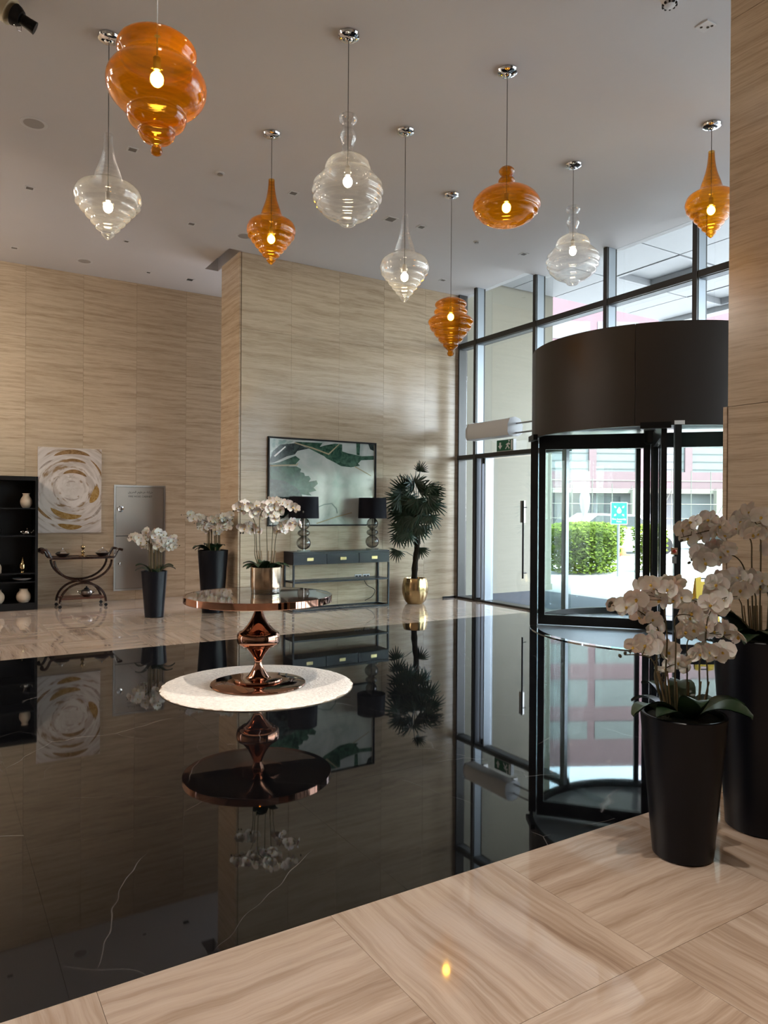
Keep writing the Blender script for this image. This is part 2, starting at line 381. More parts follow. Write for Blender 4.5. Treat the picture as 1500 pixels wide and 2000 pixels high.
# ------------------------------------------------------------------ glazing on the street side
MD = .17                                     # depth of the posts into the room
ys = [9.23, 7.865, 6.55, 5.235, 3.90, 2.57, 1.24, -.09, -1.42, -2.75, -4.08, -5.41, -6.74]
win = struct('window_1', boxes((XW-MD, XW+.05, -7, YP, -.02, .03)), MULL, label='tall glazed street front with grey metal posts')
def beam(z0, z1, y0=-7, y1=YP-.03): 
    put('transom', boxes((XW-MD+.01, XW+.03, y0, y1, z0, z1)), MULL, win)
    put('transom_underside', boxes((XW-MD+.05, XW-.01, y0, y1, z0-.006, z0-.0005)), MULLSIDE, win)  # paler strip along the underside of the beam
beam(4.155, 4.235)
beam(2.31, 2.375, 7.3, YP-.03); beam(2.31, 2.375, -7, 4.3)
for y in ys:
    low = 3.40 if 4.4 < y < 7.2 else 0
    top = ZF if y > YS else ZN
    put('window_post', boxes((XW-MD, XW+.02, y-.03, y+.03, low, top)), MULL, win)
    put('post_lit_side', boxes((XW-MD+.03, XW-.012, y-.036, y-.0305, low, top)), MULLSIDE, win)  # daylight on the post's side, put in as a paler blue face
put('window_post', boxes((XW-MD+.02, XW+.02, YP-.06, YP-.03, 0, ZF)), MULL, win)
edges = [YP-.04]+ys
for a, b in zip(edges, edges[1:]):
    top = ZF if a > YS+.3 else ZN
    y0, y1 = b+.03, a-.03
    put('pane', boxes((XW, XW+.008, y0, y1, 4.235, top)), GLASS, win)
    low = 3.42 if (4.4 < (a+b)/2 < 7.2) else 2.375
    put('pane', boxes((XW, XW+.008, y0, y1, low, 4.155)), GLASS, win)
    if low < 3 and not (8.05 < (a+b)/2 < 9.1):
        if (a+b)/2 > 7.2 : y0 = max(y0, 7.28)
        elif (a+b)/2 < 4.4: y1 = min(y1, 4.32)
        if y1-y0 > .1: put('pane', boxes((XW, XW+.008, y0, y1, .03, 2.31)), GLASS, win)
# side door between the two posts next to the stone wall
d1 = struct('door_1', boxes((XW-.005, XW+.007, 7.92, 8.98, .02, 2.29)), GLASS, label='frameless glass side door with long bar handle')
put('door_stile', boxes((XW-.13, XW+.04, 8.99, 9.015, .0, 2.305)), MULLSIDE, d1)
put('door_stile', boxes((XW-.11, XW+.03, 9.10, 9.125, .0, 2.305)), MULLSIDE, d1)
put('floor_pivot', boxes((XW-.14, XW-.055, 9.13, 9.19, .0, .05)), BLACK, d1)
put('top_pivot', boxes((XW-.09, XW-.052, 9.02, 9.095, 2.22, 2.305)), BLACK, d1)
hb = at(1021, 1130, 0, XW-.07); ht = at(1021, 978, 0, XW-.07); hy_ = hb.y
put('door_handle', MB().tube([(XW-.07, hy_, hb.z), (XW-.07, hy_, ht.z)], .014).tube([(XW-.07, hy_, hb.z+.08), (XW, hy_, hb.z+.08)], .008).tube([(XW-.07, hy_, ht.z-.1), (XW, hy_, ht.z-.1)], .008), BLACK, d1)
put('lock_plate', boxes((XW-.045, XW-.006, hy_+.02, hy_+.09, ht.z-.33, ht.z)), STEEL, d1)
struct('baseboard_back', boxes((XW-.42, XW-.10, YP-.012, YP+.02, 0, .03)), BLACK)

def tl(n): return [(math.cos(2*PI*k/n), math.sin(2*PI*k/n)) for k in range(n)]
# air curtain
t = thing('air_curtain', 'white rounded air curtain mounted above the glass side door', 'air curtain', (XW-.25, 8.70, 2.715))
prof = [(-.115, -.125), (.06, -.135), (.14, -.09), (.15, .03), (.10, .12), (0, .145), (-.10, .12), (-.14, .03), (-.14, -.08)]
put('body', MB().prism(prof, (0, -.50, 0), (1, 0, 0), (0, 0, 1), (0, 1, 0), .94), PLASTW, t)
put('end_cap', MB().prism([(a*1.04, b*1.04) for a, b in prof], (0, -.53, 0), (1, 0, 0), (0, 0, 1), (0, 1, 0), .028), PLASTW, t)
put('end_cap', MB().prism([(a*1.04, b*1.04) for a, b in prof], (0, .442, 0), (1, 0, 0), (0, 0, 1), (0, 1, 0), .028), PLASTW, t)
for z in (.05, -.09): put('support_bar', MB().tube([(.03, -.53, z), (.03, -1.15, z)], .013), STEEL, t)
for y in (-.35, .35): put('bracket', boxes((.151, .24, y-.03, y+.03, -.10, .10)), STEEL, t)
# exit sign
t = thing('exit_sign', 'green illuminated exit sign with arrow standing on the door transom', 'exit sign', (XW-.135, 8.49, 2.376))
t.scale = (1, .95, .82)
put('housing', boxes((-.03, .03, -.20, .20, 0, .215)), PLASTW, t)
put('face', boxes((-.034, -.0305, -.195, .195, .008, .207)), EXITG, t)
o, u, v, n = (-.0345, 0, .108), (0, -1, 0), (0, 0, 1), (-1, 0, 0)
put('arrow', MB().prism([(-.16, .0), (-.11, -.07), (-.06, .0), (-.09, .0), (-.09, .06), (-.13, .06), (-.13, 0)], o, u, v, n, .001), SIGNW, t)
put('running_figure', MB().prism([(.05, .03), (.10, .05), (.13, .02), (.12, 0), (.09, .02), (.09, -.02), (.12, -.05), (.10, -.08), (.085, -.04), (.06, -.03), (.03, -.075), (.01, -.065), (.05, -.015), (.06, .015), (.035, .0), (.03, .015)], o, u, v, n, .001)
    .prism([(.105+.018*a, .078+.018*b) for a, b in tl(8)], o, u, v, n, .001), SIGNW, t)
put('doorway_mark', MB().prism([(.15, -.09), (.185, -.09), (.185, .09), (.15, .09)], o, u, v, n, .001), SIGNW, t)

# ------------------------------------------------------------------ revolving door
RC, RR = (7.50, 5.80), 1.45
t = thing('revolving_door', 'revolving door under a dark bronze drum with black framed glass wings', 'revolving door', (*RC, 0))
DB, DT = 2.35, 3.42
for k in range(6):
    a0 = math.radians(45-15+60*k); put('drum_panel', MB().arc_wall(RR-.02, RR+.02, DB, DT, a0+.0016, a0+PI/3-.0016, 20), DRUM, t)
put('drum_lid', MB().lathe([(.001, DT-.03), (RR-.022, DT-.03), (RR-.022, DT-.005), (.001, DT-.005)], 48, caps=False), DRUM, t)
put('drum_soffit', MB().lathe([(.001, 2.445), (RR-.022, 2.445), (RR-.022, 2.475), (.001, 2.475)], 48, caps=False), mat('drum_soffit_white', (.62, .64, .66), .25), t)
put('floor_ring', MB().lathe([(RR-.05, .0005), (RR-.05, .010), (RR+.035, .010), (RR+.035, .0005)], 64, caps=False), CHROME, t)
put('floor_disc', MB().lathe([(.001, .001), (RR-.052, .001), (RR-.052, .007), (.001, .007)], 64, caps=False), mat('ribbed_grey_mat', (.22, .23, .25), .35, .3, bump=.3, bscale=90), t)
for c0 in (90, 270):
    a0, a1 = math.radians(c0-43.5), math.radians(c0+44.5)
    put('curved_glass', MB().arc_wall(RR-.006, RR+.006, .10, DB, a0, a1, 24), GREENGLASS, t)
    put('curved_rail', MB().arc_wall(RR-.025, RR+.025, .012, .10, a0, a1, 24), BLKFR, t)
    for a in (a0, a1):
        p = put('door_post', MB().arc_wall(RR-.055, RR+.035, .012, DB, a-.022, a+.022, 2), BLKFR, t)
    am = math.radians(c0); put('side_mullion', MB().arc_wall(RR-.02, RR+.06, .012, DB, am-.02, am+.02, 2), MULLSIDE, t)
WA = math.radians(131.5)
put('center_shaft', MB().lathe([(.045, .012), (.045, 2.444)], 16), BLKFR, t)
put('shaft_collar', MB().lathe([(.10, 2.28), (.13, 2.30), (.13, 2.444)], 20), BLKFR, t)
for k in range(4):
    a = WA+k*PI/2; wg = MB().box(.05, .13, -.028, .028, .02, 2.42).box(RR-.145, RR-.065, -.028, .028, .02, 2.42).box(.13, RR-.145, -.028, .028, .02, .14).box(.13, RR-.145, -.028, .028, 2.24, 2.42)
    f = put('wing_frame', wg, BLKFR, t, rot=(0, 0, a))
    put('wing_pane', boxes((.132, RR-.147, -.004, .004, .142, 2.238)), DOORGLASS, f)
for aa in (148, 218):
    a = math.radians(aa); put('sensor', boxes((-.022, .03, -.15, .15, DB-.035, DB+.03)), BLACK, t, (math.cos(a)*(RR+.035), math.sin(a)*(RR+.035), 0), (0, 0, a))
a = math.radians(227); q = (math.cos(a)*(RR+.0225), math.sin(a)*(RR+.0225), 0)
put('notice_label', boxes((-.001, .0015, -.05, .05, DB+.005, DB+.045)), SIGNW, t, q, (0, 0, a))
a = math.radians(225.2); q = (math.cos(a)*(RR+.036), math.sin(a)*(RR+.036), 0)
b = put('stop_button', boxes((0, .012, -.032, .032, 1.02, 1.09)), TAN, t, q, (0, 0, a))
put('button', MB().lathe([(.02, 0), (.02, .012), (.014, .018)], 14), RED, b, (.0121, 0, 1.055), (0, PI/2, 0))
put('key_switch', boxes((0, .010, -.022, .022, .93, 1.0)), STEEL, t, q, (0, 0, a))
put('round_sticker', MB().lathe([(.10, 0), (.10, .001)], 24), mat('teal_sticker', (.08, .22, .22), .5), t, (math.cos(math.radians(120))*(RR-.008), math.sin(math.radians(120))*(RR-.008), 1.63), (0, PI/2, math.radians(300)))

# caution board inside the door
t = thing('caution_board', 'yellow folding caution board standing inside the revolving door', 'floor sign', (8.55, 5.83, .0075), YAW-PI/2)
for s_ in (-1, 1):
    pl = MB().prism([(-.15, 0), (-.11, .05), (.11, .05), (.15, 0), (.12, .60), (.05, .62), (.05, .555), (-.05, .555), (-.05, .62), (-.12, .60)], (0, s_*.13, 0), (1, 0, 0), (0, -s_*.19, .98), (0, -s_, 0), .012)
    p_ = put('board', pl, YELL, t)
    if s_ < 0: put('warning_triangle', MB().prism([(-.07, .33), (.07, .33), (0, .46)], (0, -.131, 0), (1, 0, 0), (0, .19, .98), (0, -1, -.19), .002), RED, p_)
put('hinge', MB().tube([(-.05, 0, .585), (.05, 0, .585)], .008), BLACK, t)

# ------------------------------------------------------------------ pendants
CAN = MB().lathe([(.078, 0), (.082, -.008), (.076, -.022), (.055, -.034), (.03, -.036), (.024, -.044), (.012, -.050)], 28).mesh('canopy')
def smooth_prof(pts, sub=5):
    out = []
    n = len(pts)
    for i in range(n-1):
        p0, p1, p2, p3 = pts[max(i-1, 0)], pts[i], pts[i+1], pts[min(i+2, n-1)]
        for k in range(sub):
            q = k/sub; q2, q3 = q*q, q*q*q
            out.append(tuple(max(.0004, .5*((2*p1[j])+(-p0[j]+p2[j])*q+(2*p0[j]-5*p1[j]+4*p2[j]-p3[j])*q2+(-p0[j]+3*p1[j]-3*p2[j]+p3[j])*q3)) if j == 0 else
                             .5*((2*p1[j])+(-p0[j]+p2[j])*q+(2*p0[j]-5*p1[j]+4*p2[j]-p3[j])*q2+(-p0[j]+3*p1[j]-3*p2[j]+p3[j])*q3) for j in (0, 1)))
    out.append(pts[-1]); return out
def ringed(pts, z0, z1, n, amp):
    return [(r+(amp*math.sin((z-z0)/(z1-z0)*n*2*PI) if z0 > z > z1 else 0), z) for r, z in pts]
# profiles: (radius, height) from the top opening downwards, in units of the greatest width = 1
P_TOP = ringed(smooth_prof([(.062, 0), (.066, -.10), (.085, -.25), (.12, -.40), (.18, -.56), (.235, -.70), (.34, -.76), (.45, -.83), (.497, -.93), (.495, -1.0), (.45, -1.10), (.375, -1.19), (.30, -1.28), (.215, -1.38), (.14, -1.47), (.085, -1.53), (.05, -1.58), (.004, -1.61)], 6), -1.06, -1.56, 5.5, .014)
P_BELL = ringed(smooth_prof([(.06, 0), (.12, -.03), (.13, -.09), (.085, -.16), (.078, -.21), (.10, -.27), (.122, -.34), (.095, -.42), (.078, -.50), (.10, -.57), (.20, -.62), (.29, -.69), (.325, -.78), (.325, -.84), (.40, -.90), (.475, -1.0), (.5, -1.10), (.485, -1.21), (.44, -1.32), (.36, -1.42), (.25, -1.49), (.15, -1.52), (.13, -1.55), (.09, -1.60), (.004, -1.62)], 6), -.98, -1.42, 4, .010)
P_DISC = ringed(smooth_prof([(.02, 0), (.08, -.02), (.118, -.07), (.09, -.125), (.045, -.148), (.09, -.168), (.125, -.225), (.09, -.28), (.05, -.30), (.16, -.325), (.30, -.365), (.42, -.44), (.49, -.53), (.5, -.60), (.47, -.69), (.40, -.77), (.31, -.835), (.20, -.875), (.12, -.885), (.004, -.895)], 6), -.60, -.84, 3, .009)
P_PAGODA = smooth_prof([(.03, 0), (.10, -.015), (.22, -.05), (.33, -.12), (.345, -.18), (.31, -.23), (.335, -.275), (.37, -.33), (.34, -.40), (.40, -.44), (.47, -.50), (.5, -.56), (.47, -.615), (.44, -.64), (.46, -.68), (.42, -.74), (.36, -.77), (.365, -.82), (.32, -.88), (.27, -.91), (.27, -.96), (.22, -1.02), (.17, -1.05), (.165, -1.10), (.11, -1.16), (.065, -1.20), (.06, -1.23), (.075, -1.27), (.05, -1.32), (.004, -1.335)], 5)
P_TIER = smooth_prof([(.03, 0), (.14, -.01), (.29, -.05), (.385, -.12), (.395, -.20), (.355, -.27), (.36, -.305), (.43, -.36), (.485, -.44), (.5, -.53), (.475, -.63), (.40, -.72), (.315, -.775), (.29, -.80), (.30, -.84), (.27, -.91), (.20, -.96), (.18, -.985), (.185, -1.02), (.14, -1.08), (.07, -1.11), (.04, -1.135), (.058, -1.18), (.05, -1.22), (.004, -1.245)], 6)
def pendant(label, can_px, top_px, width_px, prof, m, bulb_f, group, canopy=None, zbot=None):
    c = at(*can_px, 2, ZN) if canopy is None else canopy
    depth = (c-CAM).dot(_F)
    p = dep(*top_px, depth)           # top of the shade hangs straight below the canopy
    sc = width_px*depth/FPX
    if zbot:                           # stretch so that the tip falls where the photograph shows it
        hz = p.z-dep(top_px[0], zbot, depth).z; zs = hz/(-prof[-1][1]*sc)
    else: zs = 1
    t = thing('pendant_lamp', label, 'pendant lamp', (c.x, c.y, c.z), 0, group)
    dz = p.z-c.z
    put('canopy', CAN, CHROME, t)
    hb = dz+prof[-1][1]*sc*zs*bulb_f
    put('cable', MB().tube([(0, 0, -.048), (0, 0, hb+.11)], .0035, 6), mat('cable_grey', (.10, .095, .09), .5), t)
    put('glass_shade', MB().lathe([(r*sc, dz+z*sc*zs) for r, z in prof], 44, caps=False), m, t)
    put('socket', MB().lathe([(.010, hb+.12), (.020, hb+.11), (.020, hb+.045), (.013, hb+.042)], 14), STEEL, t)
    put('bulb', MB().ball((0, 0, hb), .034, 14, 10, 1.15), BULB, t)
    return t
CG, AG = 'clear glass pendant lamps', 'amber glass pendant lamps'
pendant('large amber tiered glass pendant nearest the camera, its canopy out of view', None, (311, 70), 190, P_TIER, AMBER, .36, AG, canopy=(lambda d: Vector((d.x, d.y, ZN)))(dep(307, 70, 3.75)), zbot=305)
pendant('clear glass pendant with long tapering neck beside the large amber lamp', (213, 72), (209, 262), 127, P_TOP, CLEAR, .69, CG, zbot=469)
pendant('clear glass bell pendant with double bulbed neck, largest of the clear lamps', (681, 68), (678, 223), 138, P_BELL, CLEAR, .60, CG, zbot=443)
pendant('amber glass pendant with long neck between two clear lamps, left of the centre', (531, 261), (529, 351), 95, P_TOP, AMBER, .70, AG, zbot=517)
pendant('clear glass pendant with long plain neck in the centre above the painting', (792, 255), (790, 419), 96, P_TOP, CLEAR, .71, CG, zbot=591)
pendant('wide flat amber glass pendant with two small bulbs at its neck', (991, 138), (988, 325), 130, P_DISC, AMBER, .70, AG, zbot=440)
pendant('small amber ribbed pagoda pendant hanging lowest near the window corner', (882, 380), (879, 581), 89, P_PAGODA, AMBER, .33, AG, zbot=696)
pendant('clear glass bell pendant with ringed body hanging in front of the window', (1120, 321), (1119, 402), 101, P_BELL, CLEAR, .57, CG, zbot=558)
pendant('amber glass pendant with long neck partly hidden by the right pier', (1390, 243), (1389, 296), 96, P_TOP, AMBER, .68, AG, zbot=465)

# ------------------------------------------------------------------ ceiling fittings
def speaker(px, label, z):
    p = at(*px, 2, z); t = thing('ceiling_speaker', label, 'speaker', (p.x, p.y, z), 0, 'round ceiling speakers')
    put('rim', MB().lathe([(.085, -.003), (.10, -.008), (.115, -.004), (.115, -.0005)], 32, caps=False), PLASTW, t)
    put('grille', MB().lathe([(.001, -.004), (.086, -.004), (.086, -.0005)], 32, caps=False), GRILLE, t)
speaker((66, 241), 'round ceiling speaker left of the clear long-necked pendant', ZN)
speaker((165, 510), 'round ceiling speaker close to the brown wall at the left', ZF)
speaker((478, 461), 'round ceiling speaker partly behind the long-necked amber pendant', ZF)
def downlight(px, label, z, s=.05):
    p = at(*px, 2, z); t = thing('recessed_downlight', label, 'downlight', (p.x, p.y, z), 0, 'small recessed ceiling downlights')
    put('trim_ring', boxes((-s, s, -s, -s+.014, -.006, -.0005), (-s, s, s-.014, s, -.006, -.0005), (-s, -s+.014, -s+.014, s-.014, -.006, -.0005), (s-.014, s, -s+.014, s-.014, -.006, -.0005)), PLASTW, t)
    put('lens', boxes((-s+.014, s-.014, -s+.014, s-.014, -.003, -.0005)), DARKHOLE if 'black' in label else mat('grey_lens', (.16, .155, .15), .5), t)
downlight((259, 292), 'tiny square downlight between the large amber and clear long-necked pendants', ZN)
downlight((573, 377), 'tiny square downlight left of the large clear bell pendant', ZN)
downlight((763, 428), 'wider square downlight just left of the central clear pendant', ZN, .07)
downlight((823, 443), 'tiny square downlight just right of the central clear pendant', ZN)
downlight((1023, 496), 'tiny square downlight between the flat amber lamp and the window bell lamp', ZN)
downlight((374, 437), 'tiny square downlight left of the long-necked amber pendant', ZF)
downlight((58, 367), 'tiny square downlight at the far left of the raised ceiling', ZF)
downlight((865, 547), 'tiny square downlight above the pagoda pendant near the window corner', ZF)
downlight((371, 546), 'small black square downlight beside the ceiling slot', ZF, .06)
downlight((28, 484), 'tiny square downlight near the wall at the left edge', ZF)
downlight((290, 532), 'tiny square downlight between a speaker and the black downlight', ZF, .04)
downlight((247, 471), 'tiny square downlight right below the clear long-necked pendant', ZF, .04)
def sprinkler(px, label):
    p = at(*px, 2, ZN); t = thing('sprinkler_head', label, 'sprinkler', (p.x, p.y, ZN), 0, 'concealed sprinkler heads')
    put('escutcheon', MB().lathe([(.045, -.0005), (.045, -.006), (.03, -.010)], 20), PLASTW, t)
    put('cap', MB().lathe([(.028, -.0105), (.028, -.022), (.001, -.024)], 18), STEEL, t)
sprinkler((430, 338), 'round white sprinkler head right of the large amber pendant')
sprinkler((931, 472), 'round white sprinkler head below the wide flat amber pendant')
p = at(1308, -8, 2, ZN); t = thing('smoke_detector', 'round white smoke detector on the ceiling at the top right', 'smoke detector', p)
put('base', MB().lathe([(.06, -.0005), (.06, -.02), (.055, -.026)], 28), PLASTW, t)
put('dome', MB().lathe([(.055, -.0265), (.052, -.05), (.036, -.068), (.001, -.074)], 28), PLASTW, t)
for k in range(10):
    a = 2*PI*k/10; put('vent_slot', boxes((-.007, .007, -.006, .006, -.006, .006)), BLACK, t, (.043*math.cos(a), .043*math.sin(a), -.061), (0, 0, a))
p = at(1378, 50, 2, ZN); t = thing('ceiling_sensor', 'small square white sensor plate beside the smoke detector', 'sensor', p)
put('plate', boxes((-.05, .05, -.05, .05, -.008, -.0005)), PLASTW, t)
for q in ((-.02, .02), (.02, -.005), (.03, -.03)): put('hole', MB().lathe([(.010, -.0085), (.010, -.010)], 12), BLACK, t, (*q, 0))
# spot projector in the top left corner
dpt = 4.95
t = thing('spot_projector', 'beige spot projector with black snout under the ceiling at top left', 'projector', dep(12, 18, dpt))
A = dep(-75, -48, dpt-.05)-t.location; B = dep(28, 28, dpt)-t.location; Cc = dep(42, 37, dpt+.01)-t.location; D = dep(69, 56, dpt+.05)-t.location
bm_ = mat('projector_beige', (.45, .38, .25), .5)
put('body', MB().tube([A, B.lerp(A, .06)], .088, 20), bm_, t)
put('lens_collar', MB().tube([B, B.lerp(Cc, .5), Cc], [.072, .066, .05], 20), BLACK, t)
put('snout', MB().tube([Cc, Cc.lerp(D, .5), D], [.036, .038, .043], 20), BLACK, t)
put('yoke', MB().tube([A*.35, A*.35+Vector((0, 0, ZN-.01-(t.location.z+A.z*.35)))], .014, 8), CHROME, t)
put('wire_guard', MB().tube([B+Vector((0, 0, -.07)), B+Vector((.02, 0, -.10)), Cc+Vector((0, 0, -.085)), Cc+Vector((0, 0, -.05))], .003, 6), CHROME, t)

# ------------------------------------------------------------------ unseen drum lamps added to brighten the left side
for i, (x, y) in enumerate(((-3.2, 6.8), (-2.4, 8.8), (-2.0, 10.8))):
    t = thing('fill_drum_lamp', ('added drum shaped fill lamp, unseen at left, farthest from the stone wall', 'added drum shaped fill lamp, unseen at left, middle of three', 'added drum shaped fill lamp, unseen at left, nearest the stone wall')[i], 'ceiling lamp', (x, y, (ZF if y > YS else ZN)), 0, 'added fill drum lamps')
    put('lamp_shade', MB().lathe([(.28, -.22), (.30, -.24), (.30, -.40), (.28, -.42)], 32), FILLM, t)
    put('rod', MB().tube([(0, 0, 0), (0, 0, -.219)], .012), CHROME, t)

# unseen fill spots added above the camera to brighten near floor and rug
for i, (x, y) in enumerate(((-1.7, -.5), (-.2, -.5), (2.1, -.2), (-1.7, 1.3), (-.2, 1.3), (2.1, 1.2), (1.0, 3.6), (2.6, 3.3))):
    t = thing('fill_spot', 'added fill spot, unseen in the ceiling above the camera', 'downlight', (x, y, ZN), 0, 'added fill spots above the camera')
    put('trim_ring', MB().lathe([(.045, -.004), (.06, -.006), (.065, -.0005)], 24, caps=False), PLASTW, t)
    put('lens', MB().lathe([(.001, -.002), (.044, -.002)], 20, caps=False), FILLM, t)
    aim = i >= 6      # the two front spots are tilted at the round table
    ld = bpy.data.lights.new('fill_spot_light', 'SPOT'); ld.energy = FILL_SPOT_W*(2.6 if aim else 1.5 if x > 2 else 1); ld.spot_size = math.radians(48 if aim else 46 if x > 2 else 82); ld.spot_blend = 1.0; ld.color = (1, .90, .80); ld.shadow_soft_size = .05
    lo = bpy.data.objects.new('fill_spot_light', ld); COL.objects.link(lo); lo.parent = t; lo.location = (0, 0, -.012)
    if aim: lo.rotation_euler = (Vector((x, y, ZN))-Vector((2.285, 5.62, 0))).to_track_quat('Z', 'Y').to_euler()

# ------------------------------------------------------------------ orchids
def flower_mesh(seed, open_=1.0):
    rnd = random.Random(seed); b = MB()
    def petal(ang, ln, wd, lift):
        nu, nv = 4, 3; vs = []; fs = []
        for i in range(nu+1):
            t_ = i/nu; hw = wd*math.sin(PI*min(1, .12+.80*t_))**.8*(.85+.15*t_)
            for j in range(nv):
                s_ = j-1
                x, y = t_*ln, s_*hw
                z = lift*t_*t_*ln + .10*ln*(abs(s_)) - .16*ln*t_*(1-t_)
                vs.append((x*math.cos(ang)-y*math.sin(ang), x*math.sin(ang)+y*math.cos(ang), z+rnd.uniform(-.01, .01)*ln))
        for i in range(nu):
            for j in range(nv-1): fs.append((i*nv+j, (i+1)*nv+j, (i+1)*nv+j+1, i*nv+j+1))
        b.add(vs, fs)
    for a in (90, 215, 325): petal(math.radians(a+rnd.uniform(-5, 5)), .48, .20, .25*open_*rnd.uniform(.5, 1.3))
    for a in (8, 172): petal(math.radians(a+rnd.uniform(-5, 5)), .52, .36, .20*open_*rnd.uniform(.5, 1.4))
    return b.mesh('flower', 80)
FLW = [flower_mesh(1), flower_mesh(2, 1.6), flower_mesh(3, -.6), flower_mesh(4, 2.2)]
LIPM = MB().add([(0, 0, .02), (.07, -.05, .10), (-.07, -.05, .10), (0, -.16, .16), (0, -.05, .18), (.05, -.13, .06), (-.05, -.13, .06)],
                [(0, 1, 4), (0, 4, 2), (1, 3, 4), (2, 4, 3), (0, 5, 1), (0, 2, 6), (1, 5, 3), (2, 3, 6)]).mesh('lip', 60)
def leaf_mesh(seed):
    rnd = random.Random(seed); vs = []; fs = []; nu = 8
    for i in range(nu+1):
        t_ = i/nu; hw = .24*math.sin(PI*min(1, .10+.87*t_))**.7
        x = t_; z = .42*math.sin(t_*PI*.62)-.20*t_**3
        for s_ in (-1, 0, 1): vs.append((x, s_*hw, z-(.045 if s_ == 0 else 0)))
    for i in range(nu):
        for j in range(2): fs.append((i*3+j, (i+1)*3+j, (i+1)*3+j+1, i*3+j+1))
    m = MB().add(vs, fs); vs2 = [(x, y, z-.018) for x, y, z in vs]; m.add(vs2, [f[::-1] for f in fs]); return m.mesh('leaf', 60)
LEAFM = [leaf_mesh(k) for k in range(2)]
BUDM = MB().ball((0, 0, 0), .5, 8, 6, 1.4).mesh('bud')
def face_rot(d, spin=0):
    q = Vector(d).normalized().to_track_quat('Z', 'Y'); e = q @ Vector((0, 1, 0))
    return (q.to_matrix() @ Matrix.Rotation(spin, 3, 'Z')).to_euler()
def flower(parent, p, size, d, rnd, i):
    f = put('flower', FLW[i % 4], PETAL, parent, p, face_rot(d, rnd.uniform(-.5, .5)), size)
    put('lip', LIPM, LIP, f)
def to_up(d):  # flower axis with local Y kept close to world up
    return d
def orchid_top(t, zr, rad, sprays, seed, leaves=7, lsize=.2, fsz=.085, canes=True, xlim=9):
    """sprays: list of (stem foot (x,y), [path points...], [flower points], [bud points]); coordinates local to t"""
    rnd = random.Random(seed)
    put('moss', MB().lathe([(rad*.97, zr-.045), (rad*.9, zr-.02), (.001, zr-.005)], 24), SOIL, t)
    for k in range(leaves):
        a = 2*PI*k/leaves+rnd.uniform(-.3, .3)
        if lsize*1.3*math.cos(a)+.05 > xlim: a = PI-a
        put('leaf', LEAFM[k % 2], LEAF, t, (.25*rad*math.cos(a), .25*rad*math.sin(a), zr-.02), (rnd.uniform(-.25, .25), rnd.uniform(-.35, .15), a), (lsize*rnd.uniform(.8, 1.25),)*3)
    k = 0
    for foot, path, fls, buds in sprays:
        pts = [Vector((*foot, zr-.02))]+[Vector(p) for p in path]
        pp = [Vector(q) for q in smooth3(pts)]
        put('stem', MB().tube(pp, [.0042-.0022*i/(len(pp)-1) for i in range(len(pp))], 6), STEM, t)
        if canes and len(path) > 0:
            top = Vector(path[0]); put('cane', MB().tube([Vector((foot[0]+.012, foot[1], zr-.02)), top+Vector((.010, 0, .04))], .0035, 6), CANE, t)
        for p in fls:
            p = Vector(p); cd_ = (CAM - (t.location+p)); cd_.z *= .4; cd_.normalize()
            d = cd_ + Vector((rnd.uniform(-.75, .75), rnd.uniform(-.75, .75), rnd.uniform(-.45, .35)))
            flower(t, p, fsz*rnd.uniform(.85, 1.15), d, rnd, k); k += 1
            q = min(pp, key=lambda v: (v-p).length)
            if (q-p).length > .012: put('flower_stalk', MB().tube([q, q.lerp(p, .6)+Vector((0, 0, -.004)), p-d.normalized()*.004], .0016, 5), STEM, t)
        for p in buds:
            put('bud', BUDM, BUD, t, p, (rnd.uniform(-1, 1), rnd.uniform(-1, 1), 0), .014)
def smooth3(pts, sub=5):
    if len(pts) < 3: return pts
    out = []
    for i in range(len(pts)-1):
        p0, p1, p2, p3 = pts[max(i-1, 0)], pts[i], pts[i+1], pts[min(i+2, len(pts)-1)]
        for k in range(sub):
            q = k/sub; out.append(.5*((2*p1)+(p2-p0)*q+(2*p0-5*p1+4*p2-p3)*q*q+(3*p1-p0-3*p2+p3)*q*q*q))
    out.append(pts[-1]); return out
def planter(t, h, rt, rb):
    put('planter', MB().lathe([(rb-.012, 0), (rb, .006), (rb+(rt-rb)*.5, h*.5), (rt, h-.004), (rt-.004, h), (rt-.016, h-.002), (rt-.02, h-.06)], 48), POT, t)
def px_sprays(t, zd, rad, data, zr, rnd, spread=.10):
    """pixel based sprays for a plant at distance zd: (path pixels, flower pixels, bud pixels)"""
    out = []
    for path, fl_, bd in data:
        off = rnd.uniform(-spread, spread)*.8
        def loc(q, e=0):
            z = zd+off+e
            while dep(q[0], q[1], z).x > 3.44 and t.location.x > 3: z -= .02
            return tuple(dep(q[0], q[1], z)-t.location)
        pth = [loc(q) for q in path]
        ft = Vector((pth[0][0], pth[0][1])); 
        if ft.length > rad*.6: ft = ft.normalized()*rad*.6
        out.append(((ft.x*.8, ft.y*.8), pth, [loc(q, rnd.uniform(-.05, .035)) for q in fl_], [loc(q) for q in bd]))
    return out
rnd = random.Random(3)
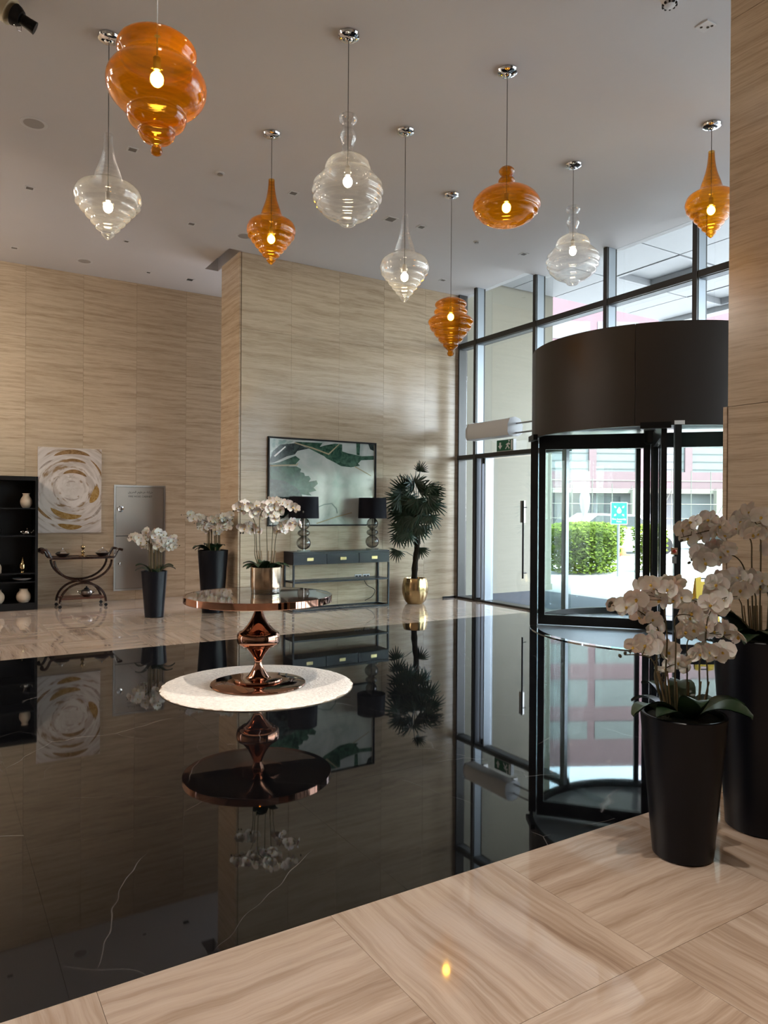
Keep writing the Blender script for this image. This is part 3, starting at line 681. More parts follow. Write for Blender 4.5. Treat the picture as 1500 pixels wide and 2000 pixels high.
# near planters
p1 = Vector((2.715, 1.945, 0)); zd1 = (p1-CAM).dot(_F)
t = thing('potted_orchid', 'white orchids in a short black tapered planter on the beige floor in front', 'potted plant', p1, 0, 'orchids in black planters')
planter(t, .60, .175, .122)
D1 = [
 ([(1300, 1330), (1303, 1250), (1298, 1192), (1300, 1165), (1330, 1165), (1375, 1180), (1400, 1190)], [(1262, 1160), (1243, 1168), (1275, 1148), (1290, 1170), (1306, 1150), (1318, 1172), (1300, 1140), (1330, 1165), (1270, 1140), (1250, 1145), (1316, 1140), (1338, 1180), (1352, 1195), (1372, 1188), (1388, 1180)], []),
 ([(1284, 1330), (1283, 1270), (1286, 1232), (1272, 1212), (1250, 1195), (1226, 1184), (1196, 1183)], [(1285, 1228), (1275, 1208), (1254, 1192), (1250, 1202), (1225, 1184), (1230, 1176), (1206, 1184)], [(1190, 1183), (1193, 1178)]),
 ([(1280, 1330), (1280, 1302), (1268, 1284), (1245, 1279), (1222, 1279)], [(1237, 1262), (1252, 1268), (1262, 1258), (1274, 1266), (1282, 1250), (1303, 1272)], [(1221, 1276), (1231, 1271), (1211, 1281)]),
 ([(1294, 1350), (1295, 1318), (1302, 1304), (1322, 1296)], [(1300, 1310), (1312, 1298), (1325, 1293), (1330, 1300)], [(1293, 1326), (1302, 1318)]),
 ([(1342, 1350), (1342, 1280), (1344, 1250), (1365, 1232), (1395, 1228)], [(1338, 1232), (1352, 1228), (1378, 1222), (1386, 1214), (1362, 1236), (1395, 1232)], []),
 ([(1366, 1350), (1366, 1300), (1372, 1284), (1395, 1278), (1415, 1280)], [(1352, 1286), (1368, 1276), (1384, 1272), (1398, 1278), (1412, 1272), (1376, 1266)], [(1424, 1285), (1432, 1283)]),
 ([(1382, 1350), (1378, 1250), (1385, 1200), (1410, 1170), (1440, 1165)], [(1414, 1232), (1442, 1240), (1400, 1186), (1415, 1172)], []),
 ([(1318, 1350), (1320, 1260), (1318, 1210), (1335, 1200), (1360, 1206)], [(1345, 1204), (1358, 1198)], []),
]
orchid_top(t, .60, .165, px_sprays(t, zd1, .16, D1, .6, rnd), 11, 9, .23, .092)
p2 = Vector((3.265, 1.93, 0)); zd2 = (p2-CAM).dot(_F)
t = thing('potted_orchid', 'white orchids in a tall black tapered planter against the right pier', 'potted plant', p2, 0, 'orchids in black planters')
planter(t, .88, .21, .15)
D2 = [
 ([(1470, 1200), (1468, 1100), (1466, 1055), (1445, 1040), (1400, 1034), (1350, 1045), (1330, 1050)], [(1332, 1032), (1345, 1050), (1353, 1020), (1372, 1048), (1385, 1014), (1400, 1040), (1408, 1026), (1374, 1032), (1343, 1038), (1412, 1046)], [(1322, 1047), (1331, 1056)]),
 ([(1462, 1200), (1458, 1130), (1445, 1095), (1420, 1082), (1390, 1090), (1360, 1098)], [(1366, 1078), (1376, 1098), (1372, 1088), (1392, 1068), (1398, 1092), (1418, 1075), (1392, 1080), (1406, 1086), (1360, 1080)], [(1346, 1099), (1357, 1106), (1352, 1093)]),
 ([(1484, 1200), (1486, 1080), (1484, 1045), (1475, 1020), (1455, 1010)], [(1448, 1010), (1440, 1030), (1462, 1000), (1474, 1020), (1456, 1035), (1488, 1008), (1494, 1030), (1470, 1042), (1482, 1040), (1500, 1015), (1445, 1018)], []),
 ([(1476, 1200), (1474, 1160), (1450, 1160), (1420, 1163), (1402, 1176), (1392, 1190)], [(1400, 1140), (1396, 1152), (1405, 1132), (1424, 1140), (1438, 1142), (1446, 1150), (1425, 1160), (1395, 1160), (1384, 1182), (1366, 1188), (1410, 1150), (1455, 1135), (1440, 1126), (1462, 1142)], []),
 ([(1500, 1200), (1500, 1160), (1480, 1140), (1470, 1130)], [(1476, 1140), (1490, 1132), (1500, 1142), (1468, 1128), (1484, 1148)], []),
 ([(1510, 1200), (1512, 1120), (1515, 1080), (1530, 1060)], [(1510, 1070), (1528, 1060), (1520, 1095), (1535, 1085)], []),
 ([(1450, 1200), (1448, 1180), (1440, 1165)], [(1440, 1160)], []),
]
orchid_top(t, .88, .20, px_sprays(t, zd2, .18, D2, .88, rnd), 12, 9, .24, .094, xlim=.22)
# distant planters
def auto_sprays(zr, rad, h, n, seed, reach=.32, fsz=.085, xmax=9):
    def cl(v):
        if v.x > xmax: v = v-Vector((0, (v.x-xmax)*1.0, 0)); v.x = xmax
        return v
    r = random.Random(seed); out = []
    for k in range(n):
        a0 = 2*PI*k/n+r.uniform(-.3, .3); rr = rad*r.uniform(.3, .6); ft = (rr*math.cos(a0), rr*math.sin(a0))
        # sprays fan out mostly sideways as seen from the door
        sgn = -1 if k % 2 else 1
        dr = (_R0*sgn*r.uniform(.6, 1)+Vector((math.cos(a0), math.sin(a0), 0))*.35).normalized()
        hh = h*r.uniform(.55, .95); L_ = reach*r.uniform(.6, 1.0)
        b0 = Vector((*ft, zr+hh*.7)); path = [b0]
        for q in (.25, .5, .75, 1): path.append(cl(Vector((*ft, zr))+dr*L_*q*(.5 if q < .3 else 1)+Vector((0, 0, hh*(.7+.3*math.sin(q*PI*.62)/.93)))))
        fl_ = []
        sm = smooth3(path); m_ = len(sm)
        for i in range(r.randint(6, 8)):
            s_ = sm[min(m_-1, int(m_*(.28+.7*i/8)))]; fl_.append(cl(s_+Vector((r.uniform(-.03, .03), r.uniform(-.03, .03), r.uniform(-.035, .03)))))
        out.append((ft, path, fl_, [path[-1]+dr*.02]))
    return out
pA = Vector((2.54, 9.93, 0)); t = thing('potted_orchid', 'white orchids in a short black planter in front of the steel cabinet', 'potted plant', pA, 0, 'orchids in black planters')
planter(t, .62, .17, .122); orchid_top(t, .62, .16, auto_sprays(.62, .16, .56, 11, 21, .30), 13, 7, .2, .105)
pB = Vector((3.39, 10.06, 0)); pB = at(413, 1187, 2, 0); pB = Vector((3.37, 9.99, 0))
t = thing('potted_orchid', 'white orchids in a tall black planter beside the travertine corner', 'potted plant', pB, 0, 'orchids in black planters')
planter(t, .88, .21, .15); orchid_top(t, .88, .20, auto_sprays(.88, .2, .52, 11, 32, .36, xmax=.17), 14, 7, .22, .105, xlim=.24)

# ------------------------------------------------------------------ round table, rug, vase
TC = Vector((2.285, 5.62, 0))
t = thing('round_rug', 'round cream woven rug under the copper table', 'rug', TC)
rg = MB(); nr, na = 26, 120; vs = [(0, 0, .013)]; fs = []
r_ = random.Random(5)
for i in range(1, nr+1):
    for k in range(na):
        a = 2*PI*k/na; rr = .775*i/nr+(r_.uniform(-.004, .006) if i == nr else 0)
        vs.append((rr*math.cos(a), rr*math.sin(a), (.012+.0025*(i % 2)+r_.uniform(-.0012, .0012)) if i < nr else .006))
for k in range(na): fs.append((0, 1+k, 1+(k+1) % na))
for i in range(nr-1):
    for k in range(na): fs.append((1+i*na+k, 1+(i+1)*na+k, 1+(i+1)*na+(k+1) % na, 1+i*na+(k+1) % na))
rg.add(vs, fs); put('woven_top', rg, RUGM, t)
put('edge_binding', MB().lathe([(.76, .0005), (.777, .001), (.777, .006), (.76, .009)], 96, caps=False), mat('rug_binding', (.36, .28, .2), .9), t)
t = thing('pedestal_table', 'round copper pedestal table with mirrored dark top on the rug', 'table', TC+Vector((0, 0, .0165)))
put('base_plate', MB().lathe([(.385, 0), (.39, .006), (.385, .014), (.33, .026), (.20, .030), (.001, .030)], 64), COPPER, t)
put('foot_ring', MB().lathe([(.195, .0305), (.20, .040), (.195, .050), (.16, .052), (.12, .053)], 48), COPPER, t)
ped = smooth_prof([(.105, .0535), (.09, .065), (.065, .10), (.042, .14), (.031, .175), (.036, .21), (.06, .25), (.09, .285), (.115, .308), (.135, .312)], 5)
ped += smooth_prof([(.140, .318), (.165, .335), (.176, .365), (.175, .405), (.160, .428), (.13, .445), (.09, .49), (.06, .54), (.045, .575), (.035, .60)], 5)
ped += smooth_prof([(.033, .605), (.042, .63), (.05, .65), (.05, .668)], 4)
put('pedestal', MB().lathe(ped, 48), COPPER, t)
put('under_plate', MB().lathe([(.20, .6685), (.22, .670), (.22, .681)], 48), COPPER, t)
put('rim', MB().lathe([(.55, .682), (.600, .682), (.603, .685), (.603, .735), (.600, .738), (.585, .738)], 96, caps=False), COPPER, t)
put('tabletop', MB().lathe([(.001, .683), (.5495, .683), (.584, .686), (.584, .737), (.001, .737)], 96, caps=False), TABTOP, t)
pv = at(519, 1158, 2, .752); pv.z = .7555
t = thing('orchid_vase', 'white orchids in a metallic bronze cylinder vase on the round table', 'vase', pv)
put('vase_foot', MB().lathe([(.122, 0), (.124, .008), (.124, .035), (.118, .04)], 40), glass('thick_glass_foot', (.75, .8, .78), 1.5), t)
put('vase', MB().lathe([(.118, .006), (.124, .041), (.127, .06), (.127, .215), (.123, .218), (.119, .19)], 44), mat('aged_bronze_mirror', (.42, .33, .24), .16, 1, vary=.25, vscale=14, bump=.05, bscale=20), t)
D3 = [
 ([(502, 1085), (500, 1045), (497, 1018), (485, 1002), (466, 996), (458, 1000)], [(462, 992), (470, 988), (478, 984), (488, 990), (495, 996), (474, 996), (502, 986)], [(456, 998)]),
 ([(508, 1085), (507, 1040), (508, 1008), (520, 992), (545, 984), (575, 990)], [(512, 990), (520, 984), (530, 980), (541, 978), (552, 982), (562, 984), (572, 990), (580, 994), (536, 990), (548, 994), (526, 994)], [(592, 1000)]),
 ([(522, 1085), (521, 1040), (520, 1005), (505, 996), (490, 1000)], [(514, 1000), (504, 998), (522, 1004), (530, 1000), (510, 1008), (495, 1004)], []),
 ([(498, 1085), (498, 1060), (494, 1034), (480, 1030), (465, 1036)], [(470, 1028), (478, 1032), (486, 1026), (492, 1034), (500, 1028), (506, 1038)], [(470, 1041), (475, 1041)]),
 ([(536, 1085), (538, 1055), (545, 1034), (560, 1026), (576, 1024)], [(541, 1036), (550, 1026), (558, 1022), (566, 1030), (570, 1020), (578, 1026), (554, 1036), (584, 1024)], []),
 ([(530, 1085), (532, 1050), (534, 1010), (540, 1000)], [(536, 1006), (544, 1002), (538, 1014)], []),
]
zd3 = (pv-CAM).dot(_F)
orchid_top(t, .20, .118, px_sprays(t, zd3, .11, D3, .2, rnd, .06), 15, 13, .17, .082)

# ------------------------------------------------------------------ console, lamps, picture, palm
CX0, CX1, CY0, CY1 = 4.33, 5.94, 9.385, YP-.006
ztop = at(640, 1077, 1, CY0).z
t = thing('console_table', 'black blue console table with three drawers against the travertine wall', 'console table', ((CX0+CX1)/2, (CY0+CY1)/2, 0))
hx, hy = (CX1-CX0)/2, (CY1-CY0)/2; fr = .024
put('tabletop', boxes((-hx, hx, -hy, hy, ztop-.03, ztop)), NAVY, t)
put('drawer_case', boxes((-hx+.002, hx-.002, -hy+.02, hy, ztop-.185, ztop-.031)), NAVY, t)
dw = 2*hx/3
for k in range(3):
    d = put('drawer', boxes((-dw/2+.004, dw/2-.004, -.018, 0, -.073, .073)), NAVY, t, (-hx+dw*(k+.5), -hy+.0195, ztop-.108))
    put('handle', boxes((-.05, .05, -.024, -.0185, -.022, .022)), BRASS, d)
for sx in (-1, 1):
    for sy in (-1, 1):
        x, y = sx*(hx-fr/2), sy*(hy-fr/2); put('leg', boxes((x-fr/2, x+fr/2, y-fr/2, y+fr/2, 0, ztop-.186)), NAVY, t)
put('shelf', boxes((-hx+fr+.001, hx-fr-.001, -hy+.002, hy-.002, .405, .43)), NAVY, t)
for sy in (-1, 1): put('bottom_rail', boxes((-hx+fr+.001, hx-fr-.001, sy*(hy-fr/2)-fr/2, sy*(hy-fr/2)+fr/2, .002, fr)), NAVY, t)
for sx in (-1, 1): put('bottom_rail', boxes((sx*(hx-fr/2)-fr/2, sx*(hx-fr/2)+fr/2, -hy+fr+.001, hy-fr-.001, .002, fr)), NAVY, t)
def tlamp(px, label):
    p = at(*px, 1, 9.46); t = thing('table_lamp', label, 'table lamp', (p.x, 9.46, ztop+.0005), 0, 'black table lamps on the console')
    put('base', boxes((-.07, .07, -.07, .07, 0, .028)), glass('lamp_base_glass', (.7, .72, .72), 1.5), t)
    z = .029
    for r, s in ((.105, .92), (.09, .62), (.088, 1.0)):
        put('glass_ball', MB().ball((0, 0, z+r*s), r, 24, 14, s), SMOKE, t); z += 2*r*s-.012
    put('stem', MB().tube([(0, 0, .028), (0, 0, z+.12)], .010, 8), CHROME, t)
    z1 = z+.005; put('lamp_shade', MB().lathe([(.217, z1), (.208, z1+.31), (.204, z1+.31), (.213, z1)], 40, caps=False), SHADE, t)
    put('shade_ring', MB().lathe([(.012, z1+.26), (.2035, z1+.262), (.2035, z1+.268), (.012, z1+.268)], 32, caps=False), BLACK, t)
tlamp((593, 1070), 'table lamp with black drum shade at the left end of the console')
tlamp((727, 1070), 'table lamp with black drum shade at the palm end of the console')
# framed print
PXa, PXb, PZa, PZb = 4.07, 5.876, 1.215, 2.503
t = thing('framed_print', 'wide black framed print of green leaves on pale ground above the console', 'picture', ((PXa+PXb)/2, YP-.001, (PZa+PZb)/2))
pw, ph = (PXb-PXa)/2, (PZb-PZa)/2
for nm, bb in (('frame_bar', (-pw, pw, -.035, 0, ph-.022, ph)), ('frame_bar', (-pw, pw, -.035, 0, -ph, -ph+.022)), ('frame_bar', (-pw, -pw+.022, -.035, 0, -ph+.0225, ph-.0225)), ('frame_bar', (pw-.022, pw, -.035, 0, -ph+.0225, ph-.0225))):
    put(nm, boxes(bb), BLACK, t)
m_, N, L, P = new_mat('print_ground'); tc = N.new('ShaderNodeTexCoord'); nn = noise(N, L, tc.outputs['Object'], 2.2, 5, .8)
rp = ramp(N, [(.3, (.36, .42, .40)), (.5, (.52, .56, .54)), (.7, (.63, .66, .64))]); L.new(nn.outputs['Fac'], rp.inputs[0]); L.new(rp.outputs[0], P.inputs['Base Color']); P.inputs['Roughness'].default_value = .12
pr = put('print', boxes((-pw+.022, pw-.022, -.016, -.001, -ph+.022, ph-.022)), m_, t)
def leafm(name, c1, c2, sc=9):
    m_, N, L, P = new_mat(name); tc = N.new('ShaderNodeTexCoord'); nn = noise(N, L, mapping(N, L, tc.outputs['Object'], (1, 1, 1)), sc, 5, 1.2)
    rp = ramp(N, [(.38, c1), (.6, c2)]); L.new(nn.outputs['Fac'], rp.inputs[0]); L.new(rp.outputs[0], P.inputs['Base Color']); P.inputs['Roughness'].default_value = .15; return m_
G1 = leafm('print_leaf_green', (.012, .045, .03), (.055, .13, .09)); G2 = leafm('print_leaf_dark', (.012, .02, .022), (.05, .075, .07), 14); G3 = leafm('print_leaf_pale', (.20, .30, .26), (.50, .56, .53), 6)
TW = mat('print_twig', (.36, .30, .18), .3)
def pp(pts): # pixels of the enlarged view of the print, mapped by its four corners
    o_ = []
    for x, y in pts:
        u_ = (x-128)/(1236-128); top = 64+(136-64)*u_; bot = 985+(975-985)*u_; v_ = (y-top)/(bot-top)
        # perspective along the wall
        uu = u_*(1-.0)/(1+.14*(1-u_)) if u_ < 1 else u_
        o_.append((-pw+2*pw*uu, ph-2*ph*v_))
    return o_
lay = [0]
def ink(nm, pts, m):
    lay[0] += 1; put(nm, MB().prism(pp(pts), (0, -.0161-.00022*lay[0], 0), (1, 0, 0), (0, 0, 1), (0, -1, 0), .0002).mesh(nm, 0), m, pr)
ink('leaf_print', [(152, 85), (400, 112), (300, 190), (200, 280), (152, 300)], G3)
ink('leaf_print', [(152, 300), (180, 220), (260, 150), (420, 135), (560, 190), (440, 215), (415, 250), (330, 270), (200, 330), (152, 340)], G2)
ink('leaf_print', [(410, 120), (700, 135), (660, 190), (760, 245), (720, 270), (640, 230), (560, 190)], G1)
ink('leaf_print', [(152, 345), (250, 330), (420, 265), (468, 300), (440, 330), (420, 355), (330, 375), (152, 375)], G1)
ink('leaf_print', [(640, 185), (720, 160), (830, 140), (900, 150), (900, 220), (960, 240), (1100, 270), (1215, 265), (1215, 305), (1090, 310), (1060, 345), (1080, 365), (990, 382), (890, 370), (820, 330), (740, 290), (700, 250)], G1)
ink('leaf_print', [(1040, 130), (1080, 140), (1075, 260), (1045, 255)], G1)
ink('leaf_print', [(1160, 145), (1215, 150), (1215, 215), (1180, 200)], G2)
ink('leaf_print', [(152, 375), (430, 372), (480, 400), (470, 430), (510, 440), (520, 470), (560, 470), (580, 500), (560, 530), (640, 515), (655, 550), (610, 590), (640, 620), (560, 640), (590, 670), (480, 660), (440, 700), (300, 720), (152, 725)], G1)
ink('leaf_print', [(152, 500), (300, 520), (420, 580), (480, 640), (500, 700), (420, 790), (300, 900), (152, 960)], G2)
ink('leaf_print', [(190, 265), (310, 165), (318, 175), (205, 275)], SIGNW)
ink('twig_print', [(152, 358), (430, 352), (445, 335), (450, 345), (435, 365), (152, 374)], TW)
ink('twig_print', [(410, 125), (600, 180), (760, 240), (870, 140), (878, 143), (765, 256), (600, 195), (408, 136)], TW)
ink('twig_print', [(640, 950), (850, 880), (1000, 840), (1002, 848), (850, 890), (645, 960)], TW)
ink('twig_print', [(640, 790), (720, 755), (800, 745), (850, 800), (860, 850), (848, 852), (838, 805), (795, 757), (720, 767), (640, 800)], mat('print_line', (.26, .32, .31), .3))
ink('twig_print', [(1030, 370), (1190, 465), (1188, 472), (1026, 380)], TW)
# wall sockets and cable
p = at(697, 1127, 1, YP-.001); q = at(715, 1127, 1, YP-.001)
for k, (xx, lb) in enumerate(((p.x+.02, 'wall socket plate above the console shelf, nearer the table side'), (q.x, 'wall socket plate above the console shelf, nearer the palm'))):
    t = thing('wall_socket', lb, 'socket', (xx, YP-.001, p.z), 0, 'sockets under the console')
    put('plate', boxes((-.06, .06, -.008, 0, -.042, .042)), PLASTW, t)
    for dx in (-.028, .028): put('socket_face', boxes((dx-.02, dx+.02, -.010, -.0085, -.025, .025)), DARKHOLE, t)
zz = p.z
tag(put('lamp_cable', MB().tube(smooth3([Vector((5.66, YP-.015, zz)), Vector((5.72, YP-.03, .30)), Vector((5.85, YP-.05, .22)), Vector((5.80, YP-.06, .12)), Vector((5.68, YP-.04, .06))]), .005, 6), BLACK), 'thin black lamp cable hanging on the wall under the console', 'cable')
# palm
pg = at(788, 1174, 2, 0)
pg = Vector((pg.x, min(pg.y, YP-.32), 0))
t = thing('potted_palm', 'fan leaved palm in a ribbed gold pot beside the console', 'potted plant', pg)
gp = MB(); n = 60; prf = smooth_prof([(.115, 0), (.16, .05), (.195, .15), (.202, .24), (.192, .33), (.175, .395), (.165, .40), (.155, .395), (.15, .34)], 4)
vs = []; fs = []
for r, z in prf:
    for k in range(n):
        a = 2*PI*k/n; rr = r*(1+.045*abs(math.cos(a*5))-.03); vs.append((rr*math.cos(a), rr*math.sin(a), z))
for i in range(len(prf)-1):
    for k in range(n): fs.append((i*n+k, i*n+(k+1) % n, (i+1)*n+(k+1) % n, (i+1)*n+k))
fs.append(tuple(range(n-1, -1, -1))); gp.add(vs, fs); put('gold_pot', gp, GOLD, t)
put('soil', MB().lathe([(.16, .34), (.001, .355)], 24), SOIL, t)
tr_ = smooth3([Vector((-.02, 0, .34)), Vector((-.005, .0, .6)), Vector((.03, .0, .9)), Vector((.015, 0, 1.2)), Vector((.025, 0, 1.35)), Vector((.03, 0, 1.5))])
put('trunk', MB().tube(tr_, [.05-.018*i/len(tr_)+.005*math.sin(i*1.9) for i in range(len(tr_))], 10), TRUNK, t)
def fan_mesh(seed):
    r = random.Random(seed); b = MB(); nl = 13
    for k in range(nl):
        a = math.radians(-88+176*k/(nl-1)); ln = r.uniform(.8, 1.05)*(1-.25*abs(a)/2); dr = r.uniform(.15, .6)
        vs = []; fs = []
        for i in range(5):
            q = i/4; w_ = .058*math.sin(PI*(.12+.84*q))**.7; x = ln*q; z = -dr*ln*q*q; cx, cy = x*math.cos(a), x*math.sin(a); nx, ny = -math.sin(a), math.cos(a)
            vs += [(cx+nx*w_, cy+ny*w_, z), (cx, cy, z-.02), (cx-nx*w_, cy-ny*w_, z)]
        for i in range(4):
            for j in range(2): fs.append((i*3+j, (i+1)*3+j, (i+1)*3+j+1, i*3+j+1))
        b.add(vs, fs)
    return b.mesh('palm_leaf', 60)
FAN = [fan_mesh(k) for k in range(4)]
r_ = random.Random(9); zpalm = (pg-CAM).dot(_F)
heads = [(820, 920, .6), (812, 945, .8), (838, 950, .9), (848, 958, .7), (790, 955, .9), (784, 962, .9), (780, 975, 1.0), (785, 985, 1.1), (800, 965, 1.0), (815, 975, 1.1), (832, 980, 1.0), (845, 985, .9), (784, 1000, 1.0), (788, 1008, 1.0), (805, 1000, 1.1), (822, 1005, 1.0), (838, 1008, .9), (786, 1028, 1.0), (800, 1025, .9), (818, 1030, .9), (774, 1046, .8), (832, 1028, .8), (776, 1075, .7), (822, 1070, .7), (808, 955, 1.0), (803, 945, 1.0), (800, 972, 1.1), (812, 985, 1.1), (806, 1012, 1.0), (826, 992, 1.0), (792, 975, 1.1), (818, 958, .9), (797, 1040, .9), (838, 968, 1.0), (795, 990, 1.1), (828, 962, .9)]
for i, (x, y, s_) in enumerate(heads):
    e = r_.uniform(-.24, .05); hp = dep(x, y, zpalm+e)-pg
    tp = min(tr_, key=lambda v: abs(v.z-(hp.z-.12))); d = (hp-tp); d2 = Vector((d.x, d.y, 0))
    base = tp
    
    ctr = dep(806, 985, zpalm)-pg
    near_c = (hp-ctr).length < .22
    xa = (_R0*r_.choice((-1, 1))*r_.uniform(.2, .9)+Vector((0, 0, -.5)) if near_c else (hp-ctr).normalized())+Vector((0, 0, -.55))+_R0*r_.uniform(-.5, .5); xa.y = min(xa.y, .1); xa.normalize()
    nz = (-_F+Vector((r_.uniform(-.6, .6), r_.uniform(-.4, .2), r_.uniform(.0, .9)))); nz = (nz-xa*nz.dot(xa)).normalized(); ya = nz.cross(xa)
    R3 = Matrix((xa, ya, nz)).transposed()
    me = FAN[i % 4]; sc_ = .27*s_
    mx = max((R3 @ v.co).y for v in me.vertices)*sc_
    if pg.y+hp.y+mx > YP-.012: hp.y -= pg.y+hp.y+mx-(YP-.012)
    put('petiole', MB().tube([base, base.lerp(hp, .5)+Vector((0, 0, .03)), hp], .005, 5), PALM, t)
    put('palm_leaf', me, PALM, t, hp, R3.to_euler(), sc_)
tip = dep(817, 925, zpalm)-pg
put('spear_leaf', MB().tube(smooth3([Vector((.03, 0, 1.5)), dep(812, 925, zpalm)-pg, dep(820, 900, zpalm)-pg]), [.006]*10+[.002], 5), PALM, t)
put('palm_leaf', FAN[1], PALM, t, dep(815, 920, zpalm-.06)-pg, (0, -1.2, -.9), .13)

# ------------------------------------------------------------------ left wall: cabinet, painting, cart, steel door
WI = YL
t = thing('display_cabinet', 'tall black display cabinet with open shelves of vases at left edge', 'cabinet', (.62, 11.70, 0))
x0, x1, yf, yb, hh = -.67, .665, -.25, .27, 1.905
put('side_panel', boxes((x0, x0+.035, yf, yb, 0, hh)), BLACK, t); put('side_panel', boxes((x1-.035, x1, yf, yb, 0, hh)), BLACK, t)
put('side_panel', boxes((-.02, .02, yf+.02, yb-.021, .101, hh-.061)), BLACK, t)
put('top_panel', boxes((x0+.0355, x1-.0355, yf, yb, hh-.06, hh)), BLACK, t); put('plinth', boxes((x0+.0355, x1-.0355, yf+.01, yb, 0, .10)), BLACK, t)
put('back_panel', boxes((x0+.0355, x1-.0355, yb-.02, yb, .101, hh-.061)), BLACK, t)
shz = [at(50, y, 1, 11.62).z for y in (1045.5, 1117.5)] ; shz = [at(50, 992, 1, 11.62).z]+shz+[at(50, 1134, 1, 11.62).z]
for z in shz: put('shelf', boxes((x0+.0355, x1-.0355, yf+.02, yb-.021, z-.018, z)), BLACK, t)
fl0 = .1005
def pot_at(name, label, cat, px, py, z, prof, m, sc=1, lid=None, yy=11.60, grp='objects in the display cabinet'):
    p = at(px, py, 1, yy); t = thing(name, label, cat, (p.x, yy, z+.0005), 0, grp)
    put('body', MB().lathe([(r*sc, h*sc) for r, h in smooth_prof(prof, 4)], 28), m, t)
    if lid: put('lid', MB().lathe([(r*sc, h*sc) for r, h in lid], 20), m, t)
    return t
VS = [(.045, 0), (.07, .03), (.085, .08), (.08, .13), (.055, .175), (.045, .20), (.055, .225), (.05, .226), (.03, .20)]
JR = [(.07, 0), (.10, .04), (.11, .09), (.10, .14), (.07, .18), (.06, .20), (.065, .215), (.06, .214), (.04, .19)]
pot_at('ceramic_vase', 'cream ceramic vase with narrow neck on the upper cabinet shelf', 'vase', 51, 990, shz[0], VS, CREAMCER, .92)
tp = pot_at('teapot', 'tiny silver teapot on the second shelf of the black cabinet', 'teapot', 53, 1043, shz[1], [(.03, 0), (.05, .025), (.045, .06), (.02, .075)], SILVER, 1, [(.018, .076), (.008, .09), (.010, .10), (.001, .11)])
put('spout', MB().tube([(.045, 0, .03), (.075, 0, .05), (.085, 0, .075)], .006), SILVER, tp); put('handle', MB().tube(smooth3([Vector((-.045, 0, .06)), Vector((-.08, 0, .05)), Vector((-.045, 0, .02))]), .005), SILVER, tp)
pot_at('brass_urn', 'small brass urn on the third shelf of the black cabinet', 'urn', 44, 1116, shz[2], [(.04, 0), (.03, .015), (.045, .06), (.042, .12), (.025, .15), (.03, .165)], BRASS, 1, [(.028, .166), (.015, .185), (.006, .20), (.008, .21), (.001, .22)])
pot_at('glass_dish', 'flat smoked glass dish above the lowest cabinet shelf', 'dish', 44, 1130, shz[3], [(.05, 0), (.11, .02), (.14, .04), (.135, .042), (.05, .012)], mat('pale_glass_dish', (.25, .25, .26), .15), 1)
pot_at('ceramic_jar', 'round cream ceramic jar on the cabinet floor', 'jar', 46, 1172, fl0, JR, CREAMCER, .88)
pot_at('ceramic_jar', 'cream ceramic jar on the cabinet floor cut by the left picture edge', 'jar', -6, 1172, fl0, JR, CREAMCER, .88)
pot_at('white_bottle', 'pale bottle on the third cabinet shelf at the left picture edge', 'bottle', -4, 1117, shz[2], [(.04, 0), (.045, .08), (.03, .12), (.014, .15), (.016, .19)], CREAMCER, 1)
pot_at('silver_cup', 'silver cup on the second cabinet shelf at the left picture edge', 'cup', -5, 1044, shz[1], [(.03, 0), (.045, .05), (.05, .09), (.045, .09), (.03, .02)], SILVER, 1)
# abstract painting
def swirl():
    m, N, L, P = new_mat('swirl_paint'); tc = N.new('ShaderNodeTexCoord')
    sp = N.new('ShaderNodeSeparateXYZ'); L.new(tc.outputs['Object'], sp.inputs[0])
    x = mth(N, L, 'ADD', sp.outputs[0], -.02); z = mth(N, L, 'ADD', sp.outputs[2], -.03)
    r = mth(N, L, 'SQRT', mth(N, L, 'ADD', mth(N, L, 'MULTIPLY', x, x), mth(N, L, 'MULTIPLY', z, z)))
    an = mth(N, L, 'ARCTAN2', z, x)
    def arcs(rs, asc, off, lo, hi):
        c = N.new('ShaderNodeCombineXYZ'); L.new(mth(N, L, 'MULTIPLY', r, rs), c.inputs[0]); L.new(mth(N, L, 'MULTIPLY', mth(N, L, 'COSINE', an), asc), c.inputs[1]); L.new(mth(N, L, 'ADD', mth(N, L, 'MULTIPLY', mth(N, L, 'SINE', an), asc), off), c.inputs[2])
        n = noise(N, L, c.outputs[0], 1.0, 3, .3); q = N.new('ShaderNodeMapRange'); q.inputs['From Min'].default_value = lo; q.inputs['From Max'].default_value = hi; L.new(n.outputs['Fac'], q.inputs['Value']); return q.outputs[0]
    base = mixc(N, L, arcs(15, 1.2, 0, .36, .56), (.46, .40, .355), (.63, .575, .535))
    base = mixc(N, L, arcs(13, 1.3, 4.7, .56, .66), base, (.27, .17, .085))
    base = mixc(N, L, arcs(11, 1.0, 9.1, .58, .64), base, (.66, .61, .57))
    inner = N.new('ShaderNodeMapRange'); inner.inputs['From Min'].default_value = .10; inner.inputs['From Max'].default_value = .17; inner.inputs['To Min'].default_value = .75; inner.inputs['To Max'].default_value = 0; L.new(r, inner.inputs['Value'])
    base = mixc(N, L, inner.outputs[0], base, (.58, .53, .49))
    L.new(base, P.inputs['Base Color']); P.inputs['Roughness'].default_value = .6; return m
t = thing('abstract_painting', 'pale unframed canvas painted with brown concentric swirls', 'painting', (1.787, WI-.001, 1.728))
put('canvas', boxes((-.452, .452, -.035, 0, -.648, .648)), mat('canvas_edge', (.55, .5, .46), .8), t)
put('painted_face', boxes((-.450, .450, -.038, -.0355, -.646, .646)), swirl(), t)
